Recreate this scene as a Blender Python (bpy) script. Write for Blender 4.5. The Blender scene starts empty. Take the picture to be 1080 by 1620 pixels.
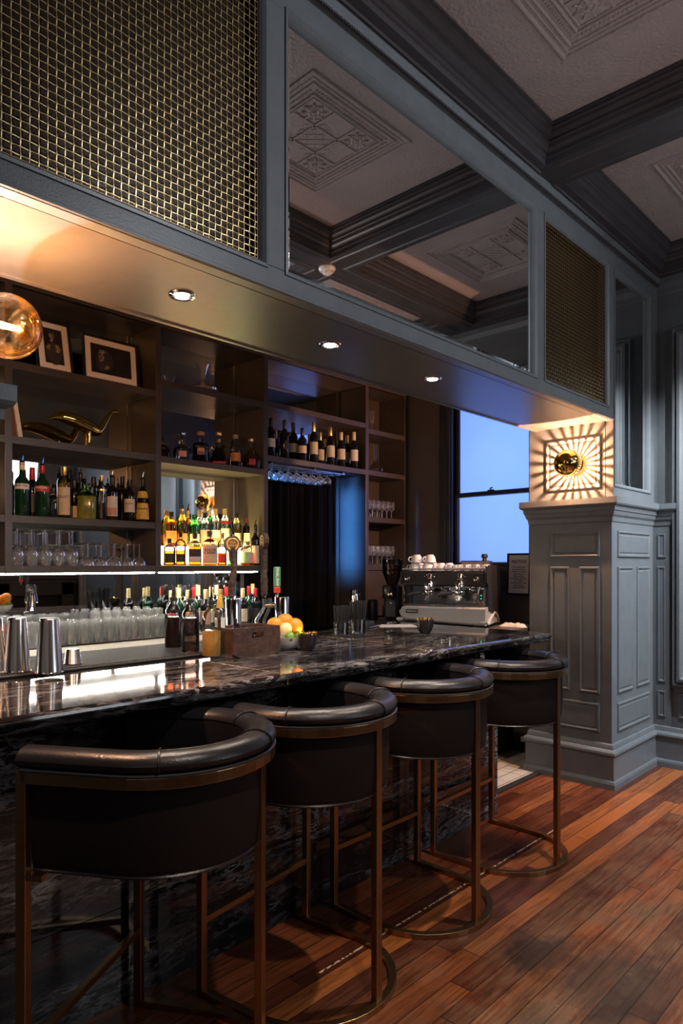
import bpy, math, random
from math import pi, sin, cos, radians as R
from mathutils import Vector, Matrix
random.seed(7)
scene = bpy.context.scene
col = scene.collection

# ---------------------------------------------------------------- camera, light, exposure
cam_d = bpy.data.cameras.new('camera'); cam = bpy.data.objects.new('camera', cam_d); col.objects.link(cam)
cam.location = (0, 0, 1.5); cam.rotation_euler = (R(90), 0, R(43.5))
cam_d.sensor_width = 36; cam_d.sensor_fit = 'AUTO'; cam_d.lens = 24.0; cam_d.shift_y = 83/1620
cam_d.clip_start = .05; cam_d.clip_end = 60
scene.camera = cam
scene.view_settings.view_transform = 'Standard'; scene.view_settings.look = 'None'
scene.view_settings.gamma = 1; scene.view_settings.use_curve_mapping = False
scene.view_settings.exposure = 1.0
w = bpy.data.worlds.new('world'); scene.world = w; w.use_nodes = True
w.node_tree.nodes['Background'].inputs[0].default_value = (.5, .5, .55, 1)
w.node_tree.nodes['Background'].inputs[1].default_value = .25

def light(name, kind, loc, energy, color, target=None, size=.1, size_y=None, spot=None, blend=.5, shape='RECTANGLE', spread=None):
    d = bpy.data.lights.new(name, kind); d.energy = energy; d.color = color
    if kind == 'AREA':
        d.shape = shape; d.size = size; d.size_y = size_y or size
        if spread: d.spread = spread
    else: d.shadow_soft_size = size
    if kind == 'SPOT': d.spot_size = spot; d.spot_blend = blend
    o = bpy.data.objects.new(name, d); col.objects.link(o); o.location = loc
    if target is not None:
        o.rotation_euler = (Vector(target)-Vector(loc)).to_track_quat('-Z', 'Y').to_euler()
    return o
# added area fills, out of view in front of the right and rear walls
light('right_side_fill', 'AREA', (2.95, 3.7, 2.6), 20, (.86, .93, 1), (-1.8, 4.3, 1.9), 2.0, 1.2)
light('rear_side_fill', 'AREA', (.6, -2.0, 2.0), 3.5, (.95, .93, 1), (-1.2, 2.2, 1.0), 2.2, 1.8)
# ceiling spots of the room, followed by added fill spots
light('spot_or_fill_beam', 'SPOT', (-.95, 2.75, 3.72), 150, (1, .8, .62), (-1.15, 2.75, 0), .04, spot=R(62), blend=.7)
light('spot_or_fill_beam', 'SPOT', (-.22, 4.5, 3.58), 90, (.85, .92, 1), (-1.0, 5.35, 1.6), .05, spot=R(75), blend=.6)
light('spot_or_fill_beam', 'SPOT', (-.1, .9, 3.58), 70, (1, .86, .72), (-1.2, 1.6, 0), .05, spot=R(70), blend=.7)
light('spot_or_fill_beam', 'SPOT', (.7, 4.95, 3.58), 300, (.88, .94, 1), (-1.9, 5.0, 1.0), .04, spot=R(50), blend=.8)  # added fill that lifts the pier side and its mouldings
light('spot_or_fill_beam', 'SPOT', (-.75, 4.35, 3.58), 150, (.92, .96, 1), (-1.35, 5.38, 1.7), .04, spot=R(64), blend=.7)  # added to brighten the end wall, no fitting built here
light('spot_or_fill_beam', 'SPOT', (1.3, 2.6, 3.58), 75, (.90, .94, 1), (-1.82, 2.5, 3.15), .06, spot=R(84), blend=.8)  # added wide fill for the frieze
light('ceiling_fill', 'SPOT', (1.0, 2.6, 1.9), 28, (1, .84, .8), (-.9, 2.9, 3.8), .12, spot=R(120), blend=1)  # added upward fill to wash the ceiling, no lamp stands here
# bar downlights in the soffit
DL = [(-2.09, 1.375), (-2.09, 2.13), (-2.09, 2.885)]
for x, y in DL:
    light('downlight_beam', 'SPOT', (x, y, 2.425), 26, (1, .82, .66), (x, y, 0), .025, spot=R(110), blend=.8)
# blue light inside the doorway of the back bar
light('blue_doorway_light', 'AREA', (-4.03, 3.325, 1.88), 3.0, (.06, .30, 1), (-4.07, 4.3, 1.86), .14, .85, spread=R(20))
# outside the frosted window
light('blue_dusk_outside', 'AREA', (-2.9, 5.9, 2.1), 15, (.20, .45, 1), (-3.0, 5.0, 2.0), 1.4, 2.2)

# ---------------------------------------------------------------- materials
def nodes(name):
    m = bpy.data.materials.new(name); m.use_nodes = True
    nt = m.node_tree; return m, nt, nt.nodes, nt.links, nt.nodes['Principled BSDF']
def mat(name, color, rough=.5, metal=0, spec=.5, noise=None, bump=None, coat=0, emis=None, var=0):
    """noise=(scale, second colour) mixes colours; bump=(scale, strength)"""
    m, nt, N, L, P = nodes(name)
    P.inputs['Base Color'].default_value = (*color, 1); P.inputs['Roughness'].default_value = rough
    P.inputs['Metallic'].default_value = metal; P.inputs['Specular IOR Level'].default_value = spec
    P.inputs['Coat Weight'].default_value = coat
    tc = N.new('ShaderNodeTexCoord')
    if noise:
        n = N.new('ShaderNodeTexNoise'); n.inputs['Scale'].default_value = noise[0]; n.inputs['Detail'].default_value = 4
        L.new(tc.outputs['Object'], n.inputs['Vector'])
        mx = N.new('ShaderNodeMix'); mx.data_type = 'RGBA'; mx.inputs[6].default_value = (*color, 1); mx.inputs[7].default_value = (*noise[1], 1)
        rp = N.new('ShaderNodeValToRGB'); rp.color_ramp.elements[0].position = .4; rp.color_ramp.elements[1].position = .65
        L.new(n.outputs['Fac'], rp.inputs['Fac']); L.new(rp.outputs['Color'], mx.inputs[0]); L.new(mx.outputs[2], P.inputs['Base Color'])
    if bump:
        n = N.new('ShaderNodeTexNoise'); n.inputs['Scale'].default_value = bump[0]; n.inputs['Detail'].default_value = 3
        L.new(tc.outputs['Object'], n.inputs['Vector'])
        b = N.new('ShaderNodeBump'); b.inputs['Strength'].default_value = bump[1]; b.inputs['Distance'].default_value = .01
        L.new(n.outputs['Fac'], b.inputs['Height']); L.new(b.outputs['Normal'], P.inputs['Normal'])
    if emis:
        P.inputs['Emission Color'].default_value = (*emis[0], 1); P.inputs['Emission Strength'].default_value = emis[1]
    return m
def thin_glass(name, tint=(1, 1, 1), refl=1.0, rough=.03, ior=1.5, lit_white=0):
    m = bpy.data.materials.new(name); m.use_nodes = True; nt = m.node_tree; N = nt.nodes; L = nt.links
    N.clear(); out = N.new('ShaderNodeOutputMaterial')
    t = N.new('ShaderNodeBsdfTransparent'); t.inputs[0].default_value = (*tint, 1)
    g = N.new('ShaderNodeBsdfGlossy'); g.inputs['Roughness'].default_value = rough; g.inputs['Color'].default_value = (1, 1, 1, 1)
    f = N.new('ShaderNodeFresnel'); f.inputs[0].default_value = ior
    k = N.new('ShaderNodeMath'); k.operation = 'MULTIPLY_ADD'; k.inputs[1].default_value = refl; k.inputs[2].default_value = .02*refl
    L.new(f.outputs[0], k.inputs[0]); mx = N.new('ShaderNodeMixShader')
    L.new(k.outputs[0], mx.inputs[0]); L.new(t.outputs[0], mx.inputs[1]); L.new(g.outputs[0], mx.inputs[2]); L.new(mx.outputs[0], out.inputs[0])
    if lit_white:  # diffuse white stands in for light refracted inside clear glass
        d = N.new('ShaderNodeBsdfTranslucent'); d2 = N.new('ShaderNodeBsdfDiffuse'); d3 = N.new('ShaderNodeMixShader'); m2 = N.new('ShaderNodeMixShader'); m2.inputs[0].default_value = lit_white
        d.inputs[0].default_value = d2.inputs[0].default_value = (.95, .95, .92, 1); L.new(d.outputs[0], d3.inputs[1]); L.new(d2.outputs[0], d3.inputs[2])
        L.new(mx.outputs[0], m2.inputs[1]); L.new(d3.outputs[0], m2.inputs[2]); L.new(m2.outputs[0], out.inputs[0])
    return m
def brushed(name, color, rough, scale=(1, 1, 60)):
    m, nt, N, L, P = nodes(name)
    P.inputs['Base Color'].default_value = (*color, 1); P.inputs['Metallic'].default_value = 1; P.inputs['Roughness'].default_value = rough
    tc = N.new('ShaderNodeTexCoord'); mp = N.new('ShaderNodeMapping'); mp.inputs['Scale'].default_value = scale
    n = N.new('ShaderNodeTexNoise'); n.inputs['Scale'].default_value = 6; n.inputs['Detail'].default_value = 4
    L.new(tc.outputs['Object'], mp.inputs[0]); L.new(mp.outputs[0], n.inputs['Vector'])
    mx = N.new('ShaderNodeMix'); mx.data_type = 'RGBA'; mx.inputs[6].default_value = (*[c*.65 for c in color], 1); mx.inputs[7].default_value = (*color, 1)
    L.new(n.outputs['Fac'], mx.inputs[0]); L.new(mx.outputs[2], P.inputs['Base Color'])
    return m

def marble():
    m, nt, N, L, P = nodes('black_marble')
    tc = N.new('ShaderNodeTexCoord'); mp = N.new('ShaderNodeMapping'); mp.inputs['Rotation'].default_value = (R(24), R(14), R(16)); mp.inputs['Scale'].default_value = (1.6, .55, 2.4)
    L.new(tc.outputs['Object'], mp.inputs[0])
    def noise(vec, sc, det, rough):
        n = N.new('ShaderNodeTexNoise'); n.inputs['Scale'].default_value = sc; n.inputs['Detail'].default_value = det; n.inputs['Roughness'].default_value = rough; L.new(vec, n.inputs['Vector']); return n
    def mul(x, y, op='MULTIPLY'):
        q = N.new('ShaderNodeMath'); q.operation = op; q.use_clamp = True
        for k, v in enumerate((x, y)):
            if isinstance(v, (int, float)): q.inputs[k].default_value = v
            else: L.new(v, q.inputs[k])
        return q.outputs[0]
    w1 = noise(mp.outputs[0], 1.5, 5, .6)
    ad = N.new('ShaderNodeMix'); ad.data_type = 'RGBA'; ad.blend_type = 'ADD'; ad.inputs[0].default_value = .75; ad.clamp_result = False
    L.new(mp.outputs[0], ad.inputs[6]); L.new(w1.outputs['Color'], ad.inputs[7])
    def ridge(sc, width):                      # thin wandering veins where the noise crosses its middle
        n = noise(ad.outputs[2], sc, 9, .62); s = N.new('ShaderNodeMath'); s.operation = 'SUBTRACT'; L.new(n.outputs['Fac'], s.inputs[0]); s.inputs[1].default_value = .5
        q = N.new('ShaderNodeMath'); q.operation = 'ABSOLUTE'; L.new(s.outputs[0], q.inputs[0]); r = N.new('ShaderNodeMapRange'); r.inputs[1].default_value = 0; r.inputs[2].default_value = width; r.inputs[3].default_value = 1; r.inputs[4].default_value = 0
        L.new(q.outputs[0], r.inputs[0]); return r.outputs[0]
    def ramp(v, p0, p1, c0=(0, 0, 0), c1=(1, 1, 1)):
        r = N.new('ShaderNodeValToRGB'); e = r.color_ramp.elements; e[0].position = p0; e[0].color = (*c0, 1); e[1].position = p1; e[1].color = (*c1, 1); L.new(v, r.inputs[0]); return r.outputs[0]
    clus = ramp(noise(ad.outputs[2], 2.2, 4, .6).outputs['Fac'], .42, .64)
    fine = mul(ridge(6.5, .035), mul(clus, .75, 'MULTIPLY')); fine2 = mul(ridge(13, .05), mul(clus, .45))
    sp = noise(ad.outputs[2], 5, 10, .72); patch = mul(ramp(sp.outputs['Fac'], .575, .75), .8)
    tot = mul(mul(fine, fine2, 'ADD'), patch, 'ADD')
    big = noise(tc.outputs['Object'], 1.1, 3, .5)
    base = ramp(big.outputs['Fac'], .42, .62, (.006, .006, .008), (.017, .011, .010))
    mx = N.new('ShaderNodeMix'); mx.data_type = 'RGBA'; L.new(tot, mx.inputs[0]); L.new(base, mx.inputs[6]); mx.inputs[7].default_value = (.25, .235, .245, 1)
    L.new(mx.outputs[2], P.inputs['Base Color']); P.inputs['Roughness'].default_value = .055
    return m

def wood_floor():
    m, nt, N, L, P = nodes('red_brown_planks')
    def M(op, a=None, b=None, c=None):
        n = N.new('ShaderNodeMath'); n.operation = op
        for i, v in enumerate((a, b, c)):
            if v is None: continue
            if isinstance(v, (int, float)): n.inputs[i].default_value = v
            else: L.new(v, n.inputs[i])
        return n.outputs[0]
    def ramp(v, *st):
        r = N.new('ShaderNodeValToRGB'); e = r.color_ramp.elements
        while len(e) < len(st): e.new(.5)
        for k, (p, c) in enumerate(st): e[k].position = p; e[k].color = (*c, 1)
        L.new(v, r.inputs[0]); return r.outputs[0]
    def mix(f, a, b, bt='MIX'):
        x = N.new('ShaderNodeMix'); x.data_type = 'RGBA'; x.blend_type = bt
        for s, v in ((0, f), (6, a), (7, b)):
            if isinstance(v, tuple): x.inputs[s].default_value = (*v, 1)
            elif isinstance(v, (int, float)): x.inputs[s].default_value = v
            else: L.new(v, x.inputs[s])
        return x.outputs[2]
    tc = N.new('ShaderNodeTexCoord'); sp = N.new('ShaderNodeSeparateXYZ'); L.new(tc.outputs['Object'], sp.inputs[0])
    X, Y = sp.outputs[0], sp.outputs[1]
    W = .088
    ix = M('FLOOR', M('DIVIDE', X, W)); fx = M('FRACT', M('DIVIDE', X, W))
    wn = N.new('ShaderNodeTexWhiteNoise'); wn.noise_dimensions = '1D'; L.new(ix, wn.inputs['W'])
    yo = M('ADD', M('MULTIPLY', wn.outputs['Value'], 9.0), Y)
    iy = M('FLOOR', M('DIVIDE', yo, 2.3)); fy = M('FRACT', M('DIVIDE', yo, 2.3))
    wn2 = N.new('ShaderNodeTexWhiteNoise'); wn2.noise_dimensions = '2D'
    cb = N.new('ShaderNodeCombineXYZ'); L.new(ix, cb.inputs[0]); L.new(iy, cb.inputs[1]); L.new(cb.outputs[0], wn2.inputs['Vector'])
    rnd = wn2.outputs['Value']
    gv = N.new('ShaderNodeCombineXYZ'); L.new(M('MULTIPLY', X, 26), gv.inputs[0]); L.new(M('MULTIPLY', Y, 1.6), gv.inputs[1]); L.new(M('MULTIPLY', rnd, 20), gv.inputs[2])
    g = N.new('ShaderNodeTexNoise'); g.inputs['Scale'].default_value = 2.2; g.inputs['Detail'].default_value = 7; g.inputs['Roughness'].default_value = .65; g.inputs['Distortion'].default_value = .8
    L.new(gv.outputs[0], g.inputs['Vector'])
    base = ramp(rnd, (0, (.060, .015, .008)), (.35, (.115, .030, .013)), (.7, (.175, .050, .018)), (1, (.28, .092, .028)))
    grain = ramp(g.outputs['Fac'], (.3, (.35, .3, .28)), (.55, (1, 1, 1)), (.75, (1.35, 1.3, 1.2)))
    c = mix(1.0, base, grain, 'MULTIPLY')
    # a row of fresher, orange boards
    am = M('MULTIPLY', M('LESS_THAN', M('ABSOLUTE', M('SUBTRACT', ix, -19)), .5), M('GREATER_THAN', Y, 3.1))
    c = mix(M('MULTIPLY', am, .6), c, (.42, .13, .03))
    # worn, grey-brown walkway away from the bar
    wr = N.new('ShaderNodeTexNoise'); wr.inputs['Scale'].default_value = 4.0; wr.inputs['Detail'].default_value = 9; wr.inputs['Roughness'].default_value = .7; L.new(tc.outputs['Object'], wr.inputs['Vector'])
    wm = M('MULTIPLY', M('MULTIPLY_ADD', X, 1.6, 2.75), 1.0); wm = M('MINIMUM', M('MAXIMUM', wm, 0), 1)
    wmask = M('MULTIPLY', wm, ramp(wr.outputs['Fac'], (.38, (0, 0, 0)), (.58, (1, 1, 1))))
    wcol = mix(1.0, (.15, .088, .052), grain, 'MULTIPLY')
    c = mix(M('MULTIPLY', wmask, .88), c, wcol)
    # dark burn-like stains
    def stain(cx, cy, r, k):
        d = M('SQRT', M('ADD', M('POWER', M('SUBTRACT', X, cx), 2), M('POWER', M('MULTIPLY', M('SUBTRACT', Y, cy), .7), 2)))
        d = M('ADD', d, M('MULTIPLY', M('SUBTRACT', wr.outputs['Fac'], .5), .5))
        return M('MULTIPLY', M('SUBTRACT', 1, M('MINIMUM', M('MAXIMUM', M('DIVIDE', d, r), 0), 1)), k)
    st = M('MAXIMUM', M('MAXIMUM', stain(-1.28, 2.46, .15, 1.6), stain(-.98, 2.42, .26, 1.2)), stain(-1.05, 2.05, .22, .8))
    st = M('MINIMUM', st, .75)
    c = mix(st, c, (.028, .022, .02))
    sp2 = N.new('ShaderNodeTexNoise'); sp2.inputs['Scale'].default_value = 55; sp2.inputs['Detail'].default_value = 3; L.new(tc.outputs['Object'], sp2.inputs['Vector'])
    spk = ramp(sp2.outputs['Fac'], (.66, (0, 0, 0)), (.74, (1, 1, 1)))
    c = mix(M('MULTIPLY', M('MULTIPLY', spk, wmask), .35), c, (.35, .25, .18))
    # seams
    ed = M('MINIMUM', fx, M('SUBTRACT', 1, fx)); seam = M('LESS_THAN', ed, .026)
    ey = M('LESS_THAN', M('MINIMUM', fy, M('SUBTRACT', 1, fy)), .0012)
    seam = M('MAXIMUM', seam, ey)
    c = mix(M('MULTIPLY', seam, .8), c, (.012, .006, .004))
    # one joint filled with old cream paint
    ln = M('LESS_THAN', M('ABSOLUTE', M('ADD', X, 1.785)), .0045)
    ln = M('MULTIPLY', ln, M('GREATER_THAN', sp2.outputs['Fac'], .47))
    ln = M('MULTIPLY', ln, M('MULTIPLY', M('GREATER_THAN', Y, 1.75), M('LESS_THAN', Y, 3.65)))
    c = mix(M('MULTIPLY', ln, .85), c, (.6, .45, .3))
    L.new(c, P.inputs['Base Color'])
    rr = M('MULTIPLY_ADD', wmask, .18, M('MULTIPLY_ADD', g.outputs['Fac'], .2, .2)); L.new(rr, P.inputs['Roughness'])
    b = N.new('ShaderNodeBump'); b.inputs['Strength'].default_value = .5; b.inputs['Distance'].default_value = .003
    L.new(M('SUBTRACT', M('MULTIPLY', g.outputs['Fac'], .6), M('MULTIPLY', seam, 1.0)), b.inputs['Height']); L.new(b.outputs[0], P.inputs['Normal'])
    return m

def tiles(name, c1, c2, mortar, w_, h_, sc=1, rough=.35):
    m, nt, N, L, P = nodes(name)
    tc = N.new('ShaderNodeTexCoord'); b = N.new('ShaderNodeTexBrick'); L.new(tc.outputs['Object'], b.inputs['Vector'])
    b.offset = 0; b.inputs['Color1'].default_value = (*c1, 1); b.inputs['Color2'].default_value = (*c2, 1); b.inputs['Mortar'].default_value = (*mortar, 1)
    b.inputs['Scale'].default_value = sc; b.inputs['Mortar Size'].default_value = .004; b.inputs['Brick Width'].default_value = w_; b.inputs['Row Height'].default_value = h_
    L.new(b.outputs['Color'], P.inputs['Base Color']); P.inputs['Roughness'].default_value = rough
    return m

M = {}
M['paint'] = mat('blue_grey_paint', (.120, .133, .145), .36, noise=(14, (.108, .120, .131)), bump=(160, .05))
M['paint_dark'] = mat('dark_blue_grey_paint', (.052, .049, .056), .40, noise=(9, (.045, .042, .048)))
M['soffit'] = mat('bronze_grey_paint', (.105, .098, .092), .33, noise=(20, (.095, .088, .082)))
M['shelf'] = mat('dark_umber_paint', (.064, .050, .041), .38, noise=(12, (.056, .043, .036)))
M['ceiling'] = mat('rough_plaster', (.40, .345, .345), .55, noise=(8, (.37, .32, .32)), bump=(55, .7))
M['wallback'] = mat('dark_taupe_paint', (.06, .055, .052), .55, bump=(80, .08))
M['straw'] = mat('black_straw_plastic', (.03, .03, .033), .3)
M['taupe'] = mat('taupe_wall_paint', (.16, .135, .122), .6, bump=(80, .08))
M['sign_paper'] = mat('bright_sign_paper', (.9, .86, .84), .6)
M['black'] = mat('black_void_paint', (.008, .008, .009), .8)
M['satin_black'] = mat('satin_black_plastic', (.015, .015, .017), .35)
M['rubber'] = mat('black_rubber', (.012, .012, .013), .55, bump=(300, .2))
M['mirror'] = mat('mirror_silver', (.82, .84, .85), .012, 1)
M['mirror_old'] = mat('bar_mirror_silver', (.75, .77, .78), .02, 1)
M['brass_mesh'] = mat('antique_brass_wire', (.74, .54, .27), .34, 1)
M['brass'] = brushed('aged_brass', (.46, .28, .14), .3, (8, 8, 8))
M['brass_line'] = mat('polished_brass', (.75, .52, .25), .25, 1)
M['gold'] = mat('polished_gold', (.95, .62, .18), .07, 1)
M['chrome'] = mat('polished_chrome', (.85, .85, .86), .06, 1)
M['steel'] = brushed('brushed_steel', (.62, .61, .6), .2, (30, 30, 1))
M['leather'] = mat('black_leather', (.012, .011, .014), .3, spec=.42, bump=(220, .12))
M['leather_shell'] = mat('dark_brown_leather', (.015, .010, .010), .5, spec=.14, bump=(260, .15))
M['piping'] = mat('grey_piping', (.03, .03, .034), .4)
M['marble'] = marble(); M['floor'] = wood_floor()
M['tile'] = tiles('beige_quarry_tile', (.52, .44, .36), (.46, .39, .32), (.12, .10, .09), .1, .2)
M['glass'] = thin_glass('clear_glass', (.97, .98, .98), 1.3)
M['glass_cup'] = thin_glass('bar_glass', (.95, .96, .96), 1.9, lit_white=.075)
M['glass_decanter'] = thin_glass('brightened_decanter_glass', (.95, .96, .96), 2.6, lit_white=.22)
M['frost'] = None
M['white'] = mat('white_porcelain', (.75, .70, .68), .15, coat=.5)
M['white_mat'] = mat('white_mount_card', (.88, .80, .75), .6)
M['cream'] = mat('cream_counter', (.42, .39, .32), .35)
M['cork'] = mat('cork', (.42, .25, .12), .7, noise=(60, (.3, .17, .08)))
M['wood_crate'] = mat('dark_walnut', (.075, .036, .026), .5, noise=(30, (.035, .018, .014)), bump=(60, .2))
M['bark'] = mat('bark', (.055, .035, .026), .8, noise=(40, (.025, .016, .012)), bump=(40, 1.0))
M['label_cream'] = mat('cream_paper', (.62, .55, .42), .6, noise=(30, (.55, .47, .36)))
M['label_white'] = mat('white_paper', (.68, .62, .56), .6)
M['label_yellow'] = mat('yellow_paper', (.72, .50, .09), .5, noise=(40, (.6, .4, .07)))
M['label_black'] = mat('black_paper', (.02, .02, .02), .5)
M['label_red'] = mat('red_paper', (.45, .03, .03), .5)
M['label_orange'] = mat('orange_paper', (.65, .22, .05), .5)
M['label_pink'] = mat('faded_pink_paper', (.55, .30, .24), .6)
M['foil_gold'] = mat('gold_foil', (.85, .60, .22), .3, 1)
M['foil_red'] = mat('red_foil', (.40, .02, .03), .35, .3)
M['foil_blue'] = mat('blue_foil', (.03, .06, .35), .35, .3)
M['foil_black'] = mat('black_foil', (.015, .013, .015), .35)
M['foil_yellow'] = mat('pale_yellow_foil', (.75, .60, .28), .4)
M['foil_purple'] = mat('purple_foil', (.10, .05, .14), .4)
M['ink'] = mat('printed_ink', (.02, .02, .03), .6)
M['ink_red'] = mat('red_ink', (.5, .03, .02), .6)
M['ink_white'] = mat('white_ink', (.8, .78, .72), .6)
M['ink_gold'] = mat('gold_ink', (.8, .5, .12), .4, .6)
M['ink_blue'] = mat('blue_ink', (.03, .04, .2), .6)
M['wine'] = mat('dark_wine_glass', (.010, .008, .009), .07, spec=.8)
M['g_green'] = mat('dark_green_bottle_glass', (.006, .035, .014), .07, spec=.8)
M['t_green'] = thin_glass('green_glass', (.12, .75, .18))
M['t_palegreen'] = thin_glass('pale_green_glass', (.55, .85, .35))
M['t_amber'] = thin_glass('amber_glass', (.85, .42, .08))
M['t_whisky'] = thin_glass('whisky_in_glass', (.62, .22, .05))
M['t_brown'] = thin_glass('brown_glass', (.30, .10, .03))
M['t_yellow'] = thin_glass('yellow_glass', (.95, .78, .25))
M['t_orange'] = thin_glass('orange_glass', (.95, .38, .08))
M['t_clear'] = thin_glass('clear_bottle_glass', (.93, .95, .93), 1.3)
M['syrup_dark'] = mat('dark_syrup', (.012, .006, .005), .12, spec=.6)
M['syrup_smoke'] = thin_glass('smoky_syrup', (.35, .28, .26))
M['syrup_amber'] = mat('cloudy_amber_syrup', (.40, .22, .05), .25, noise=(25, (.30, .15, .03)), coat=1)
M['olive'] = mat('olive_green_textured_glass', (.14, .17, .02), .15, noise=(30, (.25, .26, .05)), coat=1)
M['orange'] = mat('orange_peel', (.72, .24, .015), .38, bump=(250, .3))
M['lime'] = mat('lime_peel', (.09, .22, .02), .35, noise=(30, (.16, .30, .03)), bump=(200, .2))
M['lemon'] = mat('pale_citrus_peel', (.85, .72, .35), .4)
M['black_glaze'] = mat('black_cup', (.018, .015, .016), .35)
M['led'] = mat('led_strip', (1, 1, 1), .5, emis=((1, .93, .82), 46))
M['riser'] = mat('lit_acrylic_step', (1, 1, 1), .5, emis=((1, .80, .45), 6.5))
M['lens'] = mat('downlight_lens', (1, 1, 1), .5, emis=((1, .92, .85), 45))
M['filament'] = mat('glowing_filament', (1, .7, .4), .5, emis=((1, .66, .32), 30))
M['flame'] = mat('candle_flame', (1, .6, .2), .5, emis=((1, .5, .12), 30))
M['greenled'] = mat('green_indicator', (0, 1, .3), .5, emis=((0, 1, .3), 3))
M['pearl'] = mat('pearl_grey_enamel', (.34, .32, .30), .3, coat=.5)
M['tap_green'] = mat('green_enamel', (.07, .25, .12), .4)
M['tap_red'] = mat('red_enamel', (.50, .04, .02), .4)
M['book_red'] = mat('oxblood_cloth', (.14, .015, .012), .6)
M['photo_dark'] = mat('dark_photo_print', (.018, .014, .013), .35, noise=(25, (.03, .022, .018)))
M['photo_skin'] = mat('light_photo_tone', (.32, .26, .23), .4, noise=(45, (.10, .08, .07)))
M['photo_gold'] = mat('ochre_photo_tone', (.42, .25, .07), .4, noise=(60, (.12, .07, .03)))
M['photo_grey'] = mat('grey_photo_tone', (.05, .045, .045), .4)
M['curtain'] = mat('black_curtain', (.0025, .0025, .003), .95, spec=.1)
M['towel'] = mat('white_cotton', (.55, .52, .5), .9, bump=(150, .5))
M['paper'] = mat('menu_paper', (.75, .65, .58), .6)
M['leaf'] = mat('fireplace_slate', (.02, .02, .022), .5)
M['copper'] = mat('mahogany_veneer', (.10, .025, .015), .3, noise=(10, (.07, .018, .012)))
def frosted():
    m, nt, N, L, P = nodes('frosted_window_film')
    N.remove(P); out = N['Material Output']
    t = N.new('ShaderNodeBsdfTranslucent'); t.inputs[0].default_value = (.72, .78, .95, 1)
    g = N.new('ShaderNodeBsdfGlossy'); g.inputs['Roughness'].default_value = .25; g.inputs[0].default_value = (.5, .5, .5, 1)
    tc = N.new('ShaderNodeTexCoord'); n = N.new('ShaderNodeTexNoise'); n.inputs['Scale'].default_value = 3; L.new(tc.outputs['Object'], n.inputs['Vector'])
    r = N.new('ShaderNodeValToRGB'); r.color_ramp.elements[0].position = .0; r.color_ramp.elements[0].color = (.72, .76, .98, 1); r.color_ramp.elements[1].color = (.8, .8, 1, 1)
    L.new(n.outputs['Fac'], r.inputs[0]); L.new(r.outputs[0], t.inputs[0])
    mx = N.new('ShaderNodeMixShader'); mx.inputs[0].default_value = .06
    L.new(t.outputs[0], mx.inputs[1]); L.new(g.outputs[0], mx.inputs[2]); L.new(mx.outputs[0], out.inputs[0]); return m
M['frost'] = frosted()

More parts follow.
